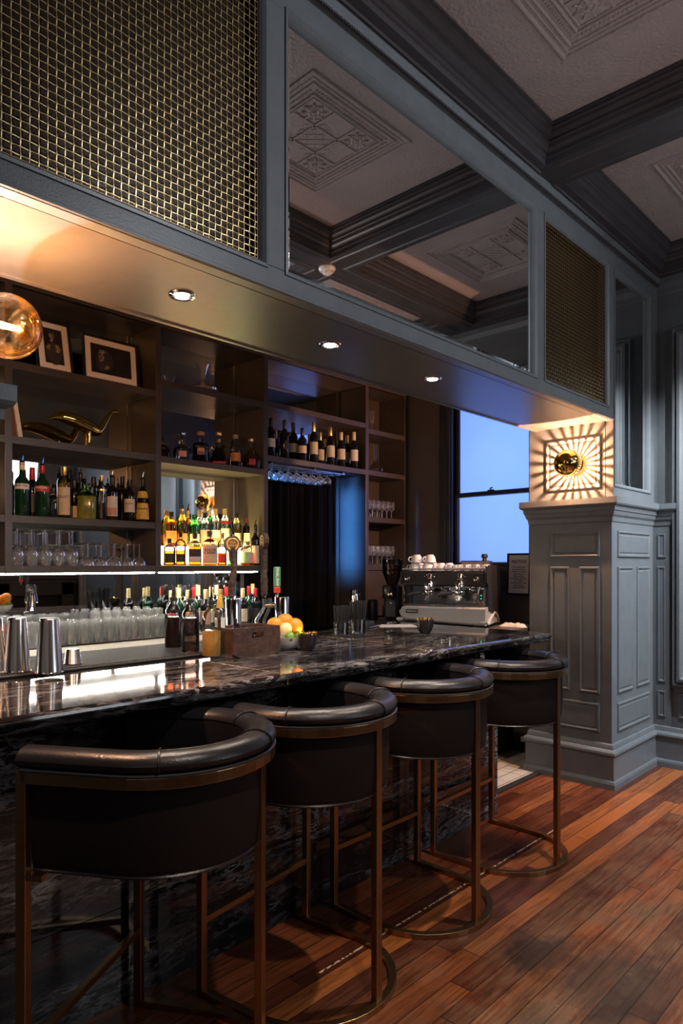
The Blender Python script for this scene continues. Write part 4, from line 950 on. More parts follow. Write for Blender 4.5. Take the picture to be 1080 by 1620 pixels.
# ================================================================ PICTURES, BIRD, BOOKS, DECANTERS
def picture(y, w_, h_, lean, rz, label, draw):
    z = 2.6166; root = thing('framed_photograph', (-3.93, y, z), R(rz), label, 'picture', None)
    mt = Matrix.Rotation(-R(lean), 4, 'Y')
    def at(u, v, d=0): return mt @ Vector((d, u, v))
    q = MB().use('satin_black'); o = .016
    ax = (mt @ Vector((0, 0, 1)))
    q.frame((0, 0, 0), (0, 1, 0), ax, mt @ Vector((1, 0, 0)), -w_/2, w_/2, 0, h_, [(0, -.012), (0, .006), (.004, .010), (.012, .010), (o, .003), (o, -.012)], fill=False)
    q.build('frame', parent=root)
    MB().use('white_mat').add([at(-w_/2+o, o, -.002), at(w_/2-o, o, -.002), at(w_/2-o, h_-o, -.002), at(-w_/2+o, h_-o, -.002)], [(0, 1, 2, 3)]).build('mount', parent=root)
    m_ = o+.036
    pr = MB().use('photo_dark').add([at(-w_/2+m_, m_, 0), at(w_/2-m_, m_, 0), at(w_/2-m_, h_-m_, 0), at(-w_/2+m_, h_-m_, 0)], [(0, 1, 2, 3)])
    def blob(m, cx, cy, rx, ry, a=0, e=.0005):
        pr.use(m); vs = [at(cx, cy, e)]; n = 14
        for i in range(n):
            g = 2*pi*i/n; k = 1+.12*sin(3*g+cx*90); x, y_ = rx*k*cos(g), ry*k*sin(g); vs.append(at(cx+x*cos(a)-y_*sin(a), cy+x*sin(a)+y_*cos(a), e))
        pr.add(vs, [(0, i+1, (i+1) % n+1) for i in range(n)])
    draw(blob); pr.build('photo_print', parent=root)
    MB().use('black').add([at(-w_/2+.004, .004, -.012), at(w_/2-.004, .004, -.012), at(w_/2-.004, h_-.004, -.012), at(-w_/2+.004, h_-.004, -.012), at(-w_/2+.004, .004, -.010), at(w_/2-.004, .004, -.010), at(w_/2-.004, h_-.004, -.010), at(-w_/2+.004, h_-.004, -.010)],
                          [(0, 3, 2, 1), (4, 5, 6, 7), (0, 1, 5, 4), (1, 2, 6, 5), (2, 3, 7, 6), (3, 0, 4, 7)]).build('backing_board', parent=root)
    return root
def d1(b):
    b('photo_grey', 0, .12, .05, .07); b('photo_skin', -.005, .225, .017, .022); b('photo_grey', -.005, .248, .02, .010, e=.0008); b('photo_gold', .022, .15, .014, .026, .2, .0008); b('photo_gold', -.03, .15, .010, .018, -.2, .0008); b('photo_skin', -.01, .195, .008, .008, e=.0009)
def d2(b):
    b('photo_grey', -.045, .14, .055, .075); b('photo_skin', -.058, .165, .026, .042, -.15, .0008); b('photo_dark', -.045, .172, .010, .007, 0, .0011); b('photo_dark', -.075, .170, .007, .006, 0, .0011)
    b('photo_grey', -.035, .15, .014, .05, -.1, .0011); b('photo_dark', -.055, .128, .012, .004, 0, .0011); b('photo_skin', -.03, .095, .02, .01, .5, .0008); b('photo_dark', -.05, .215, .04, .014, .1, .0012)
picture(Yx(89, -3.93), .215, .325, 13, 0, 'small upright photograph with dark figure, black framed, leaning at the left of the top shelf', d1)
picture(Yx(178, -3.93), .37, .285, 6, 0, 'wide black framed portrait photograph with white mount on the top shelf', d2)

def loft(mb, pts, rr, n=16, flat=1.0):
    return mb.tube(pts, .01, n, rr=rr, ry=flat)
bz = 2.2045; by = Yx(135, -3.97)
t = thing('golden_bird_figurine', (-3.97, by, bz), R(4), 'polished gold long-necked bird figurine on the shelf below the photographs', 'figurine')
q = MB().use('gold')
body = [(0, -.235, .135), (0, -.20, .155), (0, -.15, .165), (0, -.09, .160), (0, -.03, .145), (0, .03, .125), (0, .075, .115), (0, .105, .135), (0, .13, .175), (0, .155, .215), (0, .172, .242), (0, .186, .253)]
rad_ = [.003, .018, .032, .041, .045, .043, .034, .025, .020, .016, .013, .008]
# smooth the spine
def catm(P_, r_, k=5):
    P_ = [Vector(p) for p in P_]; o = []; ro = []
    for i in range(len(P_)-1):
        a, b, c, d = P_[max(i-1, 0)], P_[i], P_[i+1], P_[min(i+2, len(P_)-1)]
        for j in range(k):
            s = j/k; o.append(.5*((2*b)+(c-a)*s+(2*a-5*b+4*c-d)*s*s+(3*b-a-3*c+d)*s**3)); ro.append(r_[i]*(1-s)+r_[i+1]*s)
    return o+[P_[-1]], ro+[r_[-1]]
p_, r_ = catm(body, rad_); loft(q, p_, r_, 20); q.build('body', parent=t, smooth=True)
q = MB().use('gold'); p_, r_ = catm([(0, .180, .250), (0, .205, .256), (0, .222, .246), (0, .228, .238)], [.012, .013, .008, .002]); loft(q, p_, r_, 14); q.build('head', parent=t, smooth=True)
for s in (-1, 1):
    q = MB().use('gold'); p_, r_ = catm([(s*.012, .01, .10), (s*.014, .015, .06), (s*.014, .012, .03), (s*.016, .02, .004)], [.020, .013, .010, .014]); loft(q, p_, r_, 12); q.build('leg', parent=t, smooth=True)
MB().use('gold').rbox(-.035, .035, -.025, .055, 0, .012, .004).build('foot_plate', parent=t)
# books and little red jars behind the bird
for i, (dy, h, a, l) in enumerate([(0, .25, 7, 'tall dark red book leaning on the divider, left of the bird'), (.034, .235, 9, 'tan spined book leaning against the dark red one')]):
    y0 = 1.478+dy; t = thing('book', (-3.97, y0, 2.2045), 0, l, 'book', 'books on the bird shelf'); mt = Matrix.Rotation(R(-a), 4, 'X')
    mt = Matrix.Rotation(R(a), 4, 'X')
    MB().use('book_red' if i == 0 else 'label_cream').rbox(-.08, .075, 0, .024, .001, h, .003, mt).build('cover', parent=t)
    MB().use('label_white').box(-.078, .07, .003, .021, .004, h+.0012, mt).build('pages', parent=t)
ORD_ = ['first', 'second', 'third', 'fourth']
for k in range(4):
    q = MB().use('label_red').lathe([(0, 0), (.013, 0), (.014, .022), (.0, .022)], n=14).use('glass'); j = q.build('jar', parent=None, smooth=True); j.location = (-4.06, 1.60+.055*k, 2.2045)
    tag(j, 'tiny red jar behind the gold bird, %s from left' % ORD_[k], 'jar', 'tiny red jars behind the bird')
    l = MB().use('steel').lathe([(0, .022), (.012, .022), (.012, .034), (0, .034)], n=12).build('lid', parent=j, smooth=True)
def lathe_thing(name, label, cat, loc, prof, m, group=None, n=28, sx=1):
    o = MB().use(m).lathe(prof, n=n, sx=sx).build(name, smooth=True); o.location = loc; return tag(o, label, cat, group)
lathe_thing('wine_decanter', 'wide based clear glass decanter with flared neck on the upper middle shelf', 'decanter', (-3.965, Yx(321, -3.965), 2.6955),
            [(.0, .004), (.085, .0), (.105, .010), (.108, .022), (.085, .040), (.05, .055), (.028, .075), (.02, .10), (.024, .13), (.047, .19)], 'glass_decanter', n=36)
lathe_thing('wine_decanter', 'clear glass decanter on the narrow right shelf unit, second shelf from the top', 'decanter', (-4.0, Yx(594, -4.0), 2.3135),
            [(.0, .004), (.05, .0), (.09, .012), (.098, .035), (.075, .065), (.03, .095), (.016, .13), (.014, .22), (.024, .26)], 'glass', n=32)
lathe_thing('champagne_flute', 'single tall glass flute on the top shelf of the narrow right unit', 'glass', (-4.02, Yx(588, -4.02), 2.6705),
            [(.032, 0), (.03, .003), (.004, .008), (.004, .08), (.018, .10), (.027, .15), (.024, .21)], 'glass_cup')

# ================================================================ GLASSES
def proto(name, prof, m='glass_cup', n=18): 
    o = MB().use(m).lathe(prof, n=n).build(name, smooth=True); return o
def wine_prof(H, R_, foot=.033):    # standing
    return [(foot, 0), (foot*.9, .003), (.005, .010), (.0042, H*.42), (R_*.45, H*.47), (R_*.88, H*.56), (R_, H*.68), (R_*.92, H*.84), (R_*.78, H)]
def coupe_prof(H, R_, foot=.032):
    return [(foot, 0), (foot*.9, .003), (.005, .009), (.0042, H*.55), (R_*.4, H*.62), (R_*.8, H*.72), (R_*.97, H*.86), (R_, H)]
def inv(p, H): return [(r, H-z) for r, z in p]
ORD = ['first', 'second', 'third', 'fourth', 'fifth', 'sixth', 'seventh', 'eighth', 'ninth', 'tenth', 'eleventh', 'twelfth', 'thirteenth']
def rows(name, prof, spots, label, cat, group, m='glass_cup', n=18, per=5, rn=('front', 'middle', 'rear')):
    p = proto(name, prof, m, n)
    for i, (x, y, z) in enumerate(spots):
        o = p if i == 0 else p.copy()
        if i: col.objects.link(o)
        o.location = (x, y, z); o.rotation_euler = (0, 0, i*.7); tag(o, '%s, %s row, %s from left' % (label, rn[i//per], ORD[i % per]), cat, group)
zb = ZBOT+.0005
rows('wine_glass', inv(wine_prof(.205, .038), .205), [(x, 1.515+i*.079+dx, zb) for x, dx in ((-3.93, 0), (-4.01, .02), (-4.09, .0)) for i in range(5)], 'upturned tall wine glass on the lowest left shelf', 'glass', 'upturned tall wine glasses on the lowest left shelf', per=5)
rows('coupe_glass', inv(coupe_prof(.135, .042), .135), [(x, 1.925+i*.086+dx, zb) for x, dx in ((-3.925, 0), (-4.012, .01), (-4.1, .0)) for i in range(5)], 'upturned low stemmed glass on the lowest left shelf', 'glass', 'upturned low stemmed glasses on the lowest left shelf', per=5)
rows('wine_glass', wine_prof(.155, .031), [(x, 4.455+i*.066+dx, 1.9085) for x, dx in ((-3.92, 0), (-3.99, .02), (-4.06, 0)) for i in range(6)], 'small wine glass on the narrow unit third shelf', 'glass', 'small wine glasses on the third shelf of the narrow unit', per=6)
rows('wine_glass', wine_prof(.17, .031), [(x, 4.455+i*.066+dx, zb) for x, dx in ((-3.92, 0), (-3.99, .02), (-4.06, 0)) for i in range(6)], 'small wine glass on the narrow unit lowest shelf', 'glass', 'small wine glasses on the lowest shelf of the narrow unit', per=6)
# hanging rack under the wine shelf
t = thing('glass_rack', (-4.0, 3.8, 2.268), 0, 'slim metal rack under the wine shelf holding hanging glasses in blue light', 'rack')
for x in (-.10, -.03, .04, .10): MB().use('steel').box(x-.004, x+.004, -.48, .35, -.022, -.016).build('rail', parent=t)
q = MB().use('steel')
for y in (-.45, .0, .33): q.box(-.105, .105, y-.006, y+.006, -.016, .0)
q.build('rack_bracket', parent=t)
rows('hanging_glass', [(.03, 0), (.028, -.003), (.004, -.008), (.004, -.03), (.02, -.035), (.034, -.05), (.036, -.07), (.033, -.085)], [(x, 3.40+i*.085, 2.2475) for x in (-4.065, -3.955) for i in range(8)], 'glass hanging under the wine shelf', 'glass', 'glasses hanging under the wine shelf', per=8, rn=('rear', 'front'))
# tumblers on the back counter
zt = 1.0475
def tumbler(H, R_): return [(0, .006), (R_*.82, .004), (R_*.86, 0), (R_, H), (R_*.96, H), (R_*.82, .012), (0, .012)]
rows('tumbler', inv(tumbler(.125, .031), .125), [(x, 1.60+i*.080+dx, zt) for x, dx in ((-3.785, 0), (-3.875, .02), (-3.96, .0)) for i in range(13)], 'upturned tumbler on the back counter', 'glass', 'upturned tumblers on the back counter', n=14, per=13)
rows('tumbler', inv(tumbler(.16, .029), .16), [(x, 2.03+i*.074+dx, zt) for x, dx in ((-4.03, 0), (-4.11, .03)) for i in range(7)], 'tall tumbler near the bar mirror', 'glass', 'tall tumblers at the rear of the back counter', n=14, per=7, rn=('front', 'rear'))

# ================================================================ ON THE BAR
ZM = ZT+.0137
def shaker(px, py, H, r, label):
    p = G(px, py, ZM); t = thing('shaker_tin', (p.x, p.y, ZM), 0, label, 'shaker', 'upturned shaker tins on the bar mat')
    MB().use('steel').lathe([(r*1.02, 0), (r*1.03, .003), (r*1.0, .006), (r*.70, H*.97), (r*.66, H*.99), (r*.60, H), (0, H)], n=40).build('tin_body', parent=t, smooth=True)
    MB().use('chrome').lathe([(r*1.01, .0), (r*1.045, .003), (r*1.01, .006)], n=40).build('rolled_rim', parent=t, smooth=True)
shaker(-12, 1064, .195, .046, 'upturned steel shaker tin cut off by the left picture edge')
shaker(27, 1062, .195, .046, 'upturned steel shaker tin, middle one of the three at the left')
shaker(78, 1064, .195, .047, 'upturned steel shaker tin beside the small jigger')
p = G(115, 1050, ZM); t = thing('jigger', (p.x, p.y, ZM), 0, 'small upturned steel jigger cup right of the shaker tins', 'jigger')
MB().use('steel').lathe([(.034, 0), (.035, .002), (.033, .004), (.026, .056), (.024, .058), (0, .058)], n=32).build('cup', parent=t, smooth=True)
MB().use('chrome').lathe([(.034, 0), (.0358, .0015), (.034, .003)], n=32).build('rim', parent=t, smooth=True)

def syrup(x, y, H, r, m, fz, label, z=ZM):
    t = thing('syrup_bottle', (x, y, z), 0, label, 'bottle', 'syrup bottles with pourers on the bar')
    pr = [(0, 0), (.94, 0), (1, .015), (1, fz), (1, .70), (.92, .80), (.65, .88), (.42, .93), (.38, .99), (.42, 1), (0, 1)]
    q = MB(); q.use(m)
    a = [(r*c, H*h, m if h < fz else 't_clear') for c, h in pr]; q.lathe(a, n=28); q.build('glass_body', parent=t, smooth=True)
    MB().use(m).lathe([(0, H*fz), (r*.96, H*fz)], n=24).build('liquid_surface', parent=t)
    MB().use('satin_black').lathe([(r*.30, H), (r*.46, H+.002), (r*.44, H+.016), (r*.2, H+.02), (0, H+.02)], n=18).build('stopper', parent=t, smooth=True)
    MB().use('chrome').tube([(0, 0, H+.02), (-.0, .0, H+.05), (.004, -.004, H+.075), (.012, -.012, H+.088)], .004, 8, rr=[.006, .0055, .0045, .0035]).build('pour_spout', parent=t, smooth=True)
q1 = G(334.5, 1042, ZT); syrup(q1.x, q1.y, .215, .0395, 'syrup_amber', .5, 'clear syrup bottle half full of cloudy amber syrup, nearest the crate', ZM)
q2 = G(311, 1036, ZT); syrup(q2.x-.03, q2.y-.012, .215, .0385, 'syrup_smoke', .70, 'clear syrup bottle with smoky liquid, middle of the three', ZM)
q3 = G(293, 1031, ZT); syrup(q3.x-.10, q3.y+.0, .215, .0385, 'syrup_dark', .66, 'clear syrup bottle filled with black liquid, left of the three', ZM)

# crate with bottles of bitters
cx, cy = -2.395, 1.905
cr = thing('wooden_crate', (cx, cy, ZT), 0, 'dark weathered wooden crate with an oval hand hole on the bar', 'crate')
hx, hy, H = .085, .130, .128
q = MB().use('wood_crate'); th = .011
# front board with a hand hole: outline pieces round an oval
n = 24; a_, b__ = .033, .013; zc = .094; yo = .0
oval = [(yo+a_*max(-1, min(1, 1.35*cos(2*pi*i/n)))*1.0, zc+b__*max(-1, min(1, 1.25*sin(2*pi*i/n)))) for i in range(n)]
def outer(i):
    a = 2*pi*i/n; c, s = cos(a), sin(a); k = min(hy/max(abs(c), 1e-6), ((H-zc) if s > 0 else zc)/max(abs(s), 1e-6)); return (c*k, zc+s*k)
out = [outer(i) for i in range(n)]
vs = [(hx, y, z) for y, z in out]+[(hx, y, z) for y, z in oval]+[(hx-th, y, z) for y, z in out]+[(hx-th, y, z) for y, z in oval]
fs = []
for i in range(n):
    j = (i+1) % n; fs += [(i, j, n+j, n+i), (2*n+i, 3*n+i, 3*n+j, 2*n+j), (n+i, n+j, 3*n+j, 3*n+i), (i, 2*n+i, 2*n+j, j)]
q.add(vs, fs)
q.build('front_board', parent=cr)
MB().use('wood_crate').box(-hx, -hx+th, -hy, hy, 0, H).build('rear_board', parent=cr, bevel=.001)
for s in (-1, 1): MB().use('wood_crate').box(-hx+th, hx-th-.0005, s*hy-(th if s > 0 else 0), s*hy+(0 if s > 0 else th), 0, H-.001).build('side_board', parent=cr, bevel=.001)
MB().use('wood_crate').box(-hx+th, hx-th, -hy+th, hy-th, .001, .010).build('base_board', parent=cr)
for i, (dx, dy, h, cp, lb, l) in enumerate([(-.05, -.102, .255, 'label_yellow', 'label_white', 'small bitters bottle with an oversized yellow cap in the crate'), (.005, -.06, .15, 'foil_black', 'label_white', 'small black capped bottle in the crate beside the yellow capped one'),
                                            (-.03, -.02, .125, 'foil_black', 'label_white', 'small black capped bottle at the back of the crate'), (.025, .03, .10, 'foil_black', 'label_black', 'low dark bottle in the right half of the crate')]):
    bottle(cx+dx, cy+dy, ZT+.0105, 'cyl' if h > .2 else 'squat', h, .022, 'wine' if i == 3 else 't_clear', l, 'small bottles in the crate', lb, (.1, .62), 85, cap=cp, cap_z=.78)
# fruit bowl
fx_, fy_ = -2.41, 2.165
lathe_thing('fruit_bowl', 'white bowl of oranges and limes on the bar behind the crate', 'bowl', (fx_, fy_, ZT+.0005),
            [(0, .004), (.035, 0), (.038, .004), (.055, .012), (.075, .032), (.088, .062), (.085, .062), (.07, .034), (.05, .018), (0, .012)], 'white', n=36)
def fruit(name, x, y, z, r, m, label, cat, grp, rz=0, stretch=1.0):
    t = thing(name, (x, y, z), rz, label, cat, grp)
    k = [(r*sin(a)*(1+.03*sin(3*a)), -r*stretch*cos(a)) for a in [pi*i/16 for i in range(17)]]; k[0] = (0, k[0][1]+.001); k[-1] = (0, k[-1][1]-.0015)
    MB().use(m).lathe(k, n=24).build('peel', parent=t, smooth=True)
    MB().use('lime').lathe([(0, r*stretch-.001), (.004, r*stretch-.0005), (.003, r*stretch+.001), (0, r*stretch+.0015)], n=6).build('stem_scar', parent=t)
GO, GL = 'oranges in the white bowl', 'limes in the white bowl'
fruit('orange', fx_-.022, fy_-.055, ZT+.112, .040, 'orange', 'orange at the left of the bowl, over the crate corner', 'orange', GO)
fruit('orange', fx_-.040, fy_+.025, ZT+.123, .041, 'orange', 'topmost orange at the back of the bowl', 'orange', GO)
fruit('orange', fx_+.028, fy_+.022, ZT+.105, .042, 'orange', 'largest orange at the front right of the bowl', 'orange', GO)
fruit('lemon', fx_+.026, fy_-.030, ZT+.094, .030, 'lemon', 'pale yellow lemon between the oranges', 'lemon', None, stretch=1.15)
fruit('lime', fx_+.054, fy_-.030, ZT+.062, .025, 'lime', 'lime at the front left of the bowl', 'lime', GL, .4)
fruit('lime', fx_+.050, fy_+.028, ZT+.064, .026, 'lime', 'dark green lime at the front right of the bowl', 'lime', GL)
fruit('lime', fx_+.012, fy_+.062, ZT+.068, .024, 'lime', 'lime at the right rim of the bowl', 'lime', GL)
# votive cups with crinkled gold rims
def votive(x, y, r, h, label):
    t = thing('candle_cup', (x, y, ZT), 0, label, 'candle holder', 'black votive cups on the bar')
    MB().use('black_glaze').lathe([(0, 0), (r*.5, .001), (r*.78, h*.2), (r*.95, h*.55), (r, h*.96), (r*.96, h*.96), (r*.88, h*.5), (r*.6, h*.14), (0, h*.1)], n=40).build('cup', parent=t, smooth=True)
    q = MB().use('gold'); n = 48
    vs = []
    for i in range(n):
        a = 2*pi*i/n; k = .004 if i % 2 else -.001; vs += [(r*cos(a), r*sin(a), h*.93), (r*1.01*cos(a), r*1.01*sin(a), h+k), (r*.93*cos(a), r*.93*sin(a), h*.6)]
    q.add(vs, [f for i in range(n) for f in ((i*3, ((i+1) % n)*3, ((i+1) % n)*3+1, i*3+1), (i*3+1, ((i+1) % n)*3+1, ((i+1) % n)*3+2, i*3+2))]); q.build('crinkled_gold_lining', parent=t)
    MB().use('white_mat').lathe([(0, h*.12), (r*.45, h*.12), (r*.45, h*.35), (0, h*.35)], n=20).build('candle', parent=t)
    MB().use('flame').lathe([(0, h*.4), (.004, h*.46), (.0045, h*.54), (0, h*.75)], n=10).build('flame', parent=t, smooth=True)
    light('candle_glow', 'POINT', (x, y, ZT+h*.8), .35, (1, .5, .16), size=.006)
p = G(483, 1030, ZT); votive(p.x-.008, p.y+.022, .045, .083, 'black votive cup with crinkled gold rim beside the fruit bowl')
p = G(675, 1003, ZT); votive(p.x-.02, p.y+.01, .050, .088, 'black votive cup with crinkled gold rim on the far part of the bar')
# straw holders
def straws(px, py, h, label, nst=34):
    p = G(px, py, ZT); t = thing('straw_holder', (p.x, p.y, ZT), 0, label, 'straw holder', 'glasses of black straws on the bar')
    MB().use('glass').lathe([(0, .006), (.038, .004), (.04, 0), (.046, h*.42), (.045, h*.42), (.038, .01), (0, .01)], n=28).build('holder_glass', parent=t, smooth=True)
    for k in range(nst):
        a = k*2.4; r = .034*math.sqrt(k/nst); r2 = r*1.45+.003; q = MB().use('straw')
        q.tube([(r*cos(a), r*sin(a), .012), (r2*cos(a), r2*sin(a), h-.012*random.random())], .0032, 6); q.build('straw', parent=t)
straws(540, 1004, .168, 'lower glass packed with black straws, left one of the pair', 30)
straws(567, 1002, .195, 'taller glass packed with black straws, right one of the pair', 34)
p = G(560, 1006, ZT)
# napkin box and papers by the service end
p = G(590, 993, ZT); t = thing('napkin_caddy', (p.x-.1, p.y+.0, ZT), R(20), 'low dark napkin caddy lit blue behind the straws', 'caddy')
MB().use('steel').rbox(-.13, .1, -.1, .1, 0, .012, .003).build('tray', parent=t); MB().use('label_black').rbox(-.10, .06, -.08, .08, .012, .035, .003).build('napkin_stack', parent=t)
p = G(625, 990.5, ZT); t = MB().use('paper').box(-.11, .13, -.08, .1, 0, .002).build('paper_menu'); t.location = (p.x, p.y, ZT+.0008); t.rotation_euler = (0, 0, R(50)); tag(t, 'pale sheet of paper lying on the far part of the bar', 'paper')

# ================================================================ BEER TAPS
def tower(x, y, H, r, label):
    t = thing('beer_tower', (x, y, ZT), 0, label, 'beer tap', 'chrome beer towers on the bar')
    MB().use('chrome').lathe([(0, 0), (r*1.5, 0), (r*1.5, .008), (r*1.05, .014), (r, .02), (r, H-.004), (r*.95, H), (0, H)], n=36).build('column', parent=t, smooth=True)
    return t
def faucet(t, z, ang, r):
    d = Vector((cos(ang), sin(ang), 0)); q = MB().use('chrome')
    q.tube([d*r*.9+Vector((0, 0, z)), d*(r+.055)+Vector((0, 0, z))], .011, 12)
    q.tube([d*(r+.02)+Vector((0, 0, z)), d*(r+.035)+Vector((0, 0, z))], .016, 12)
    q.tube([d*(r+.055)+Vector((0, 0, z+.035)), d*(r+.055)+Vector((0, 0, z-.01))], .012, 12)
    q.tube([d*(r+.05)+Vector((0, 0, z)), d*(r+.065)+Vector((0, 0, z-.03)), d*(r+.095)+Vector((0, 0, z-.075)), d*(r+.098)+Vector((0, 0, z-.10))], .009, 10)
    return q.build('faucet', parent=t, smooth=True), d*(r+.055)+Vector((0, 0, z+.04))
xA = -2.62; yA = Yx(369, xA); xB_ = -2.62; yB = Yx(446, xB_)
tA = tower(xA, yA, Zp(947, xA, 369)-ZT, .038, 'chrome beer tower behind the crate, left one')
tB = tower(xB_, yB, Zp(944, xB_, 446)-ZT, .037, 'chrome beer tower behind the oranges, right one with a side faucet')
HA = Zp(947, xA, 369)-ZT; HB = Zp(944, xB_, 446)-ZT
f, pA = faucet(tA, HA-.05, R(180), .038)
f, pB = faucet(tB, HB-.045, R(218), .037); f, pB2 = faucet(tB, HB-.045, R(182), .037)
def branch_handle(x, y, z, H, lean, plaque_rz, label, wordy):
    t = thing('tap_handle', (x, y, z), R(plaque_rz), label, 'tap handle', 'carved branch tap handles')
    pts, rr = catm([(0, 0, 0), (0, lean*.2, H*.18), (0, lean*1.0, H*.42), (0, lean*.7, H*.60), (0, lean*.4, H*.78)], [.016, .0185, .0155, .016, .018]); rr = [v*(1+.10*sin(i*2.3)) for i, v in enumerate(rr)]
    MB().use('bark').tube(pts, .018, 10, rr=rr).build('branch', parent=t, smooth=True)
    MB().use('chrome').lathe([(.010, -.012), (.012, -.01), (.012, .004), (0, .004)], n=12).build('ferrule', parent=t)
    zc = H*.84; mt = Matrix.Translation((0, lean*.35, zc)) @ Matrix.Rotation(pi/2, 4, 'Y')
    n = 40; r = .040; q = MB().use('bark')
    def rg(i, k=1): a = 2*pi*i/n; return r*k*(1+.03*sin(5*a)+.025*sin(11*a))
    vs = []; fs = []
    for zz, k in ((-.012, .97), (-.012, 1), (.012, 1), (.012, .90)):
        for i in range(n): a = 2*pi*i/n; vs.append(mt @ Vector((rg(i, k)*cos(a), rg(i, k)*sin(a), zz+.0)))
    for j in range(3): fs += [(j*n+i, j*n+(i+1) % n, (j+1)*n+(i+1) % n, (j+1)*n+i) for i in range(n)]
    fs += [tuple(range(n-1, -1, -1))]; q.add(vs, fs)
    pl = q.build('log_slice', parent=t)
    q = MB().use('carved'); q.add([mt @ Vector((rg(i, .91)*cos(2*pi*i/n), rg(i, .91)*sin(2*pi*i/n), .0115)) for i in range(n)], [tuple(range(n))])
    q.build('slice_face', parent=pl)
    q = MB().use('ink_gold'); q.lathe([(.024, .0125), (.027, .0135), (.029, .0125)], n=30, mtx=mt)
    q.text(wordy, .014, lambda u, v: mt @ Vector((-v, u, .0135))); q.build('carved_emblem', parent=pl)
M['carved'] = mat('carved_wood_face', (.17, .08, .04), .6, noise=(30, (.10, .05, .03)))
z0 = Zp(935, xA, 366); branch_handle(xA+.0, Yx(366, xA), ZT+HA+.01, Zp(845, xA, 366)-(ZT+HA+.01), .012, -30, 'dark branch tap handle topped by a round log slice facing the viewer', 'FIRE\nMANS')
pw = Vector((xB_, yB, ZT))+pB; branch_handle(pw.x, pw.y, pw.z+.012, .33, -.008, -110, 'dark branch tap handle with its log slice seen edge-on', 'FIRE\nMANS')
pw = Vector((xB_, yB, ZT))+pB2
# green and red paddle handle
zq = Zp(941, xB_+.035, 438); yq = Yx(438, xB_+.035); t = thing('tap_handle', (xB_+.035, yq, zq), R(-30), 'green and red painted paddle tap handle with white lettering', 'tap handle')
h1, h2 = .030, .132
MB().use('tap_green').rbox(-.009, .009, -.0175, .0175, .008+h1, .008+h2, .005).build('green_paddle', parent=t)
rp = MB().use('tap_red').rbox(-.009, .009, -.0165, .0165, .008, .008+h1+.001, .003).build('red_base', parent=t)
MB().use('ink_white').text('PEARL SNAP', .0165, lambda u, v: (.0097, v, .008+(h1+h2)/2-u)).build('lettering', parent=t)
MB().use('ink_gold').tube([(.0097, -.010, .014), (.0097, .010, .014), (.0097, 0, .032), (.0097, -.010, .014)], .0009, 5).build('triangle_emblem', parent=rp)
MB().use('chrome').lathe([(0, -.012), (.007, -.012), (.009, 0), (.007, .009), (0, .009)], n=14).build('ferrule', parent=t)
t = tag(MB().use('label_red').lathe([(0, 0), (.005, 0), (.005, .11), (.008, .12), (.011, .14), (.008, .155), (0, .16)], n=14).build('bar_stick', smooth=True), 'thin stick with red bulb tip at the far left of the bar', 'bar tool'); 
t.location = (-2.75, Yx(3, -2.75), ZM+.0)

# ================================================================ ESPRESSO MACHINE
RZ = R(20); O = Vector((-2.85, 4.06, 1.0405))
em = thing('espresso_machine', O, RZ, 'two group espresso machine with pearl grey base and black upper body under the window', 'espresso machine')
Wm, Dm = .63, .50       # local x from -.33 to .30, y from 0 (front) to .50
# base with sweeping feet
n = 26; b = MB().use('pearl'); top = []; bot = []
for i in range(n+1):
    x = -.335+.64*i/n; u = i/n
    zt_ = .155-.05*max(0, 1-u/.06)**2
    zb_ = .075-.052*sin(pi*min(1, u*1.0))**2*0+.035*(1-u)**3*0
    zb_ = .055-.03*u + (.05*max(0, 1-u/.08)**2)
    top.append((x, zt_)); bot.append((x, zb_))
vs = []
for yy, inset in ((0.0, .012), (.012, 0), (.46, 0)):
    for (x, z) in top: vs.append((x, yy, z-inset))
    for (x, z) in bot: vs.append((x, yy, z+inset))
k = n+1; fs = []
for L0 in (0, 1):
    a0, a1 = L0*2*k, (L0+1)*2*k
    for i in range(n): fs += [(a0+i, a0+i+1, a1+i+1, a1+i), (a0+k+i, a1+k+i, a1+k+i+1, a0+k+i+1)]
    fs += [(a0, a1, a1+k, a0+k), (a0+n, a0+k+n, a1+k+n, a1+n)]
for i in range(n): fs += [(i, k+i, k+i+1, i+1), (4*k+i, 4*k+i+1, 5*k+i+1, 5*k+i)]
b.add(vs, fs); b.build('base_fairing', parent=em, smooth=True)
for (x, y) in ((-.22, .06), (.23, .05), (-.22, .42), (.23, .42)):
    MB().use('satin_black').lathe([(0, 0), (.022, 0), (.02, .05), (0, .06)], (x, y, 0), 14).build('foot', parent=em, smooth=True)
# side arches
for s, x in ((-1, -.325), (1, .290)):
    q = MB().use('pearl'); pts = [(x, -.0+.0, .06), (x, .08, .035), (x, .2, .07), (x, .34, .10), (x, .46, .05), (x, .5, .02)]; p_, r_ = catm(pts, [.03]*6); q.tube(p_, .028, 10, ry=.5); q.build('side_arch', parent=em, smooth=True)
MB().use('steel').rbox(-.315, .285, .03, .27, .156, .170, .003).build('drip_tray', parent=em)
q = MB().use('satin_black')
for i in range(16): q.box(-.28+i*.035, -.268+i*.035, .045, .255, .170, .172)
q.build('drip_grille', parent=em)
MB().use('chrome').box(-.31, .28, .27, .28, .17, .30).build('splash_panel', parent=em)
bx = MB().use('satin_black'); bx.rbox(-.325, .295, .05, .50, .30, .405, .012); ub = bx.build('upper_body', parent=em)
MB().use('satin_black').box(-.31, .285, .281, .50, .12, .30).build('rear_body', parent=em)
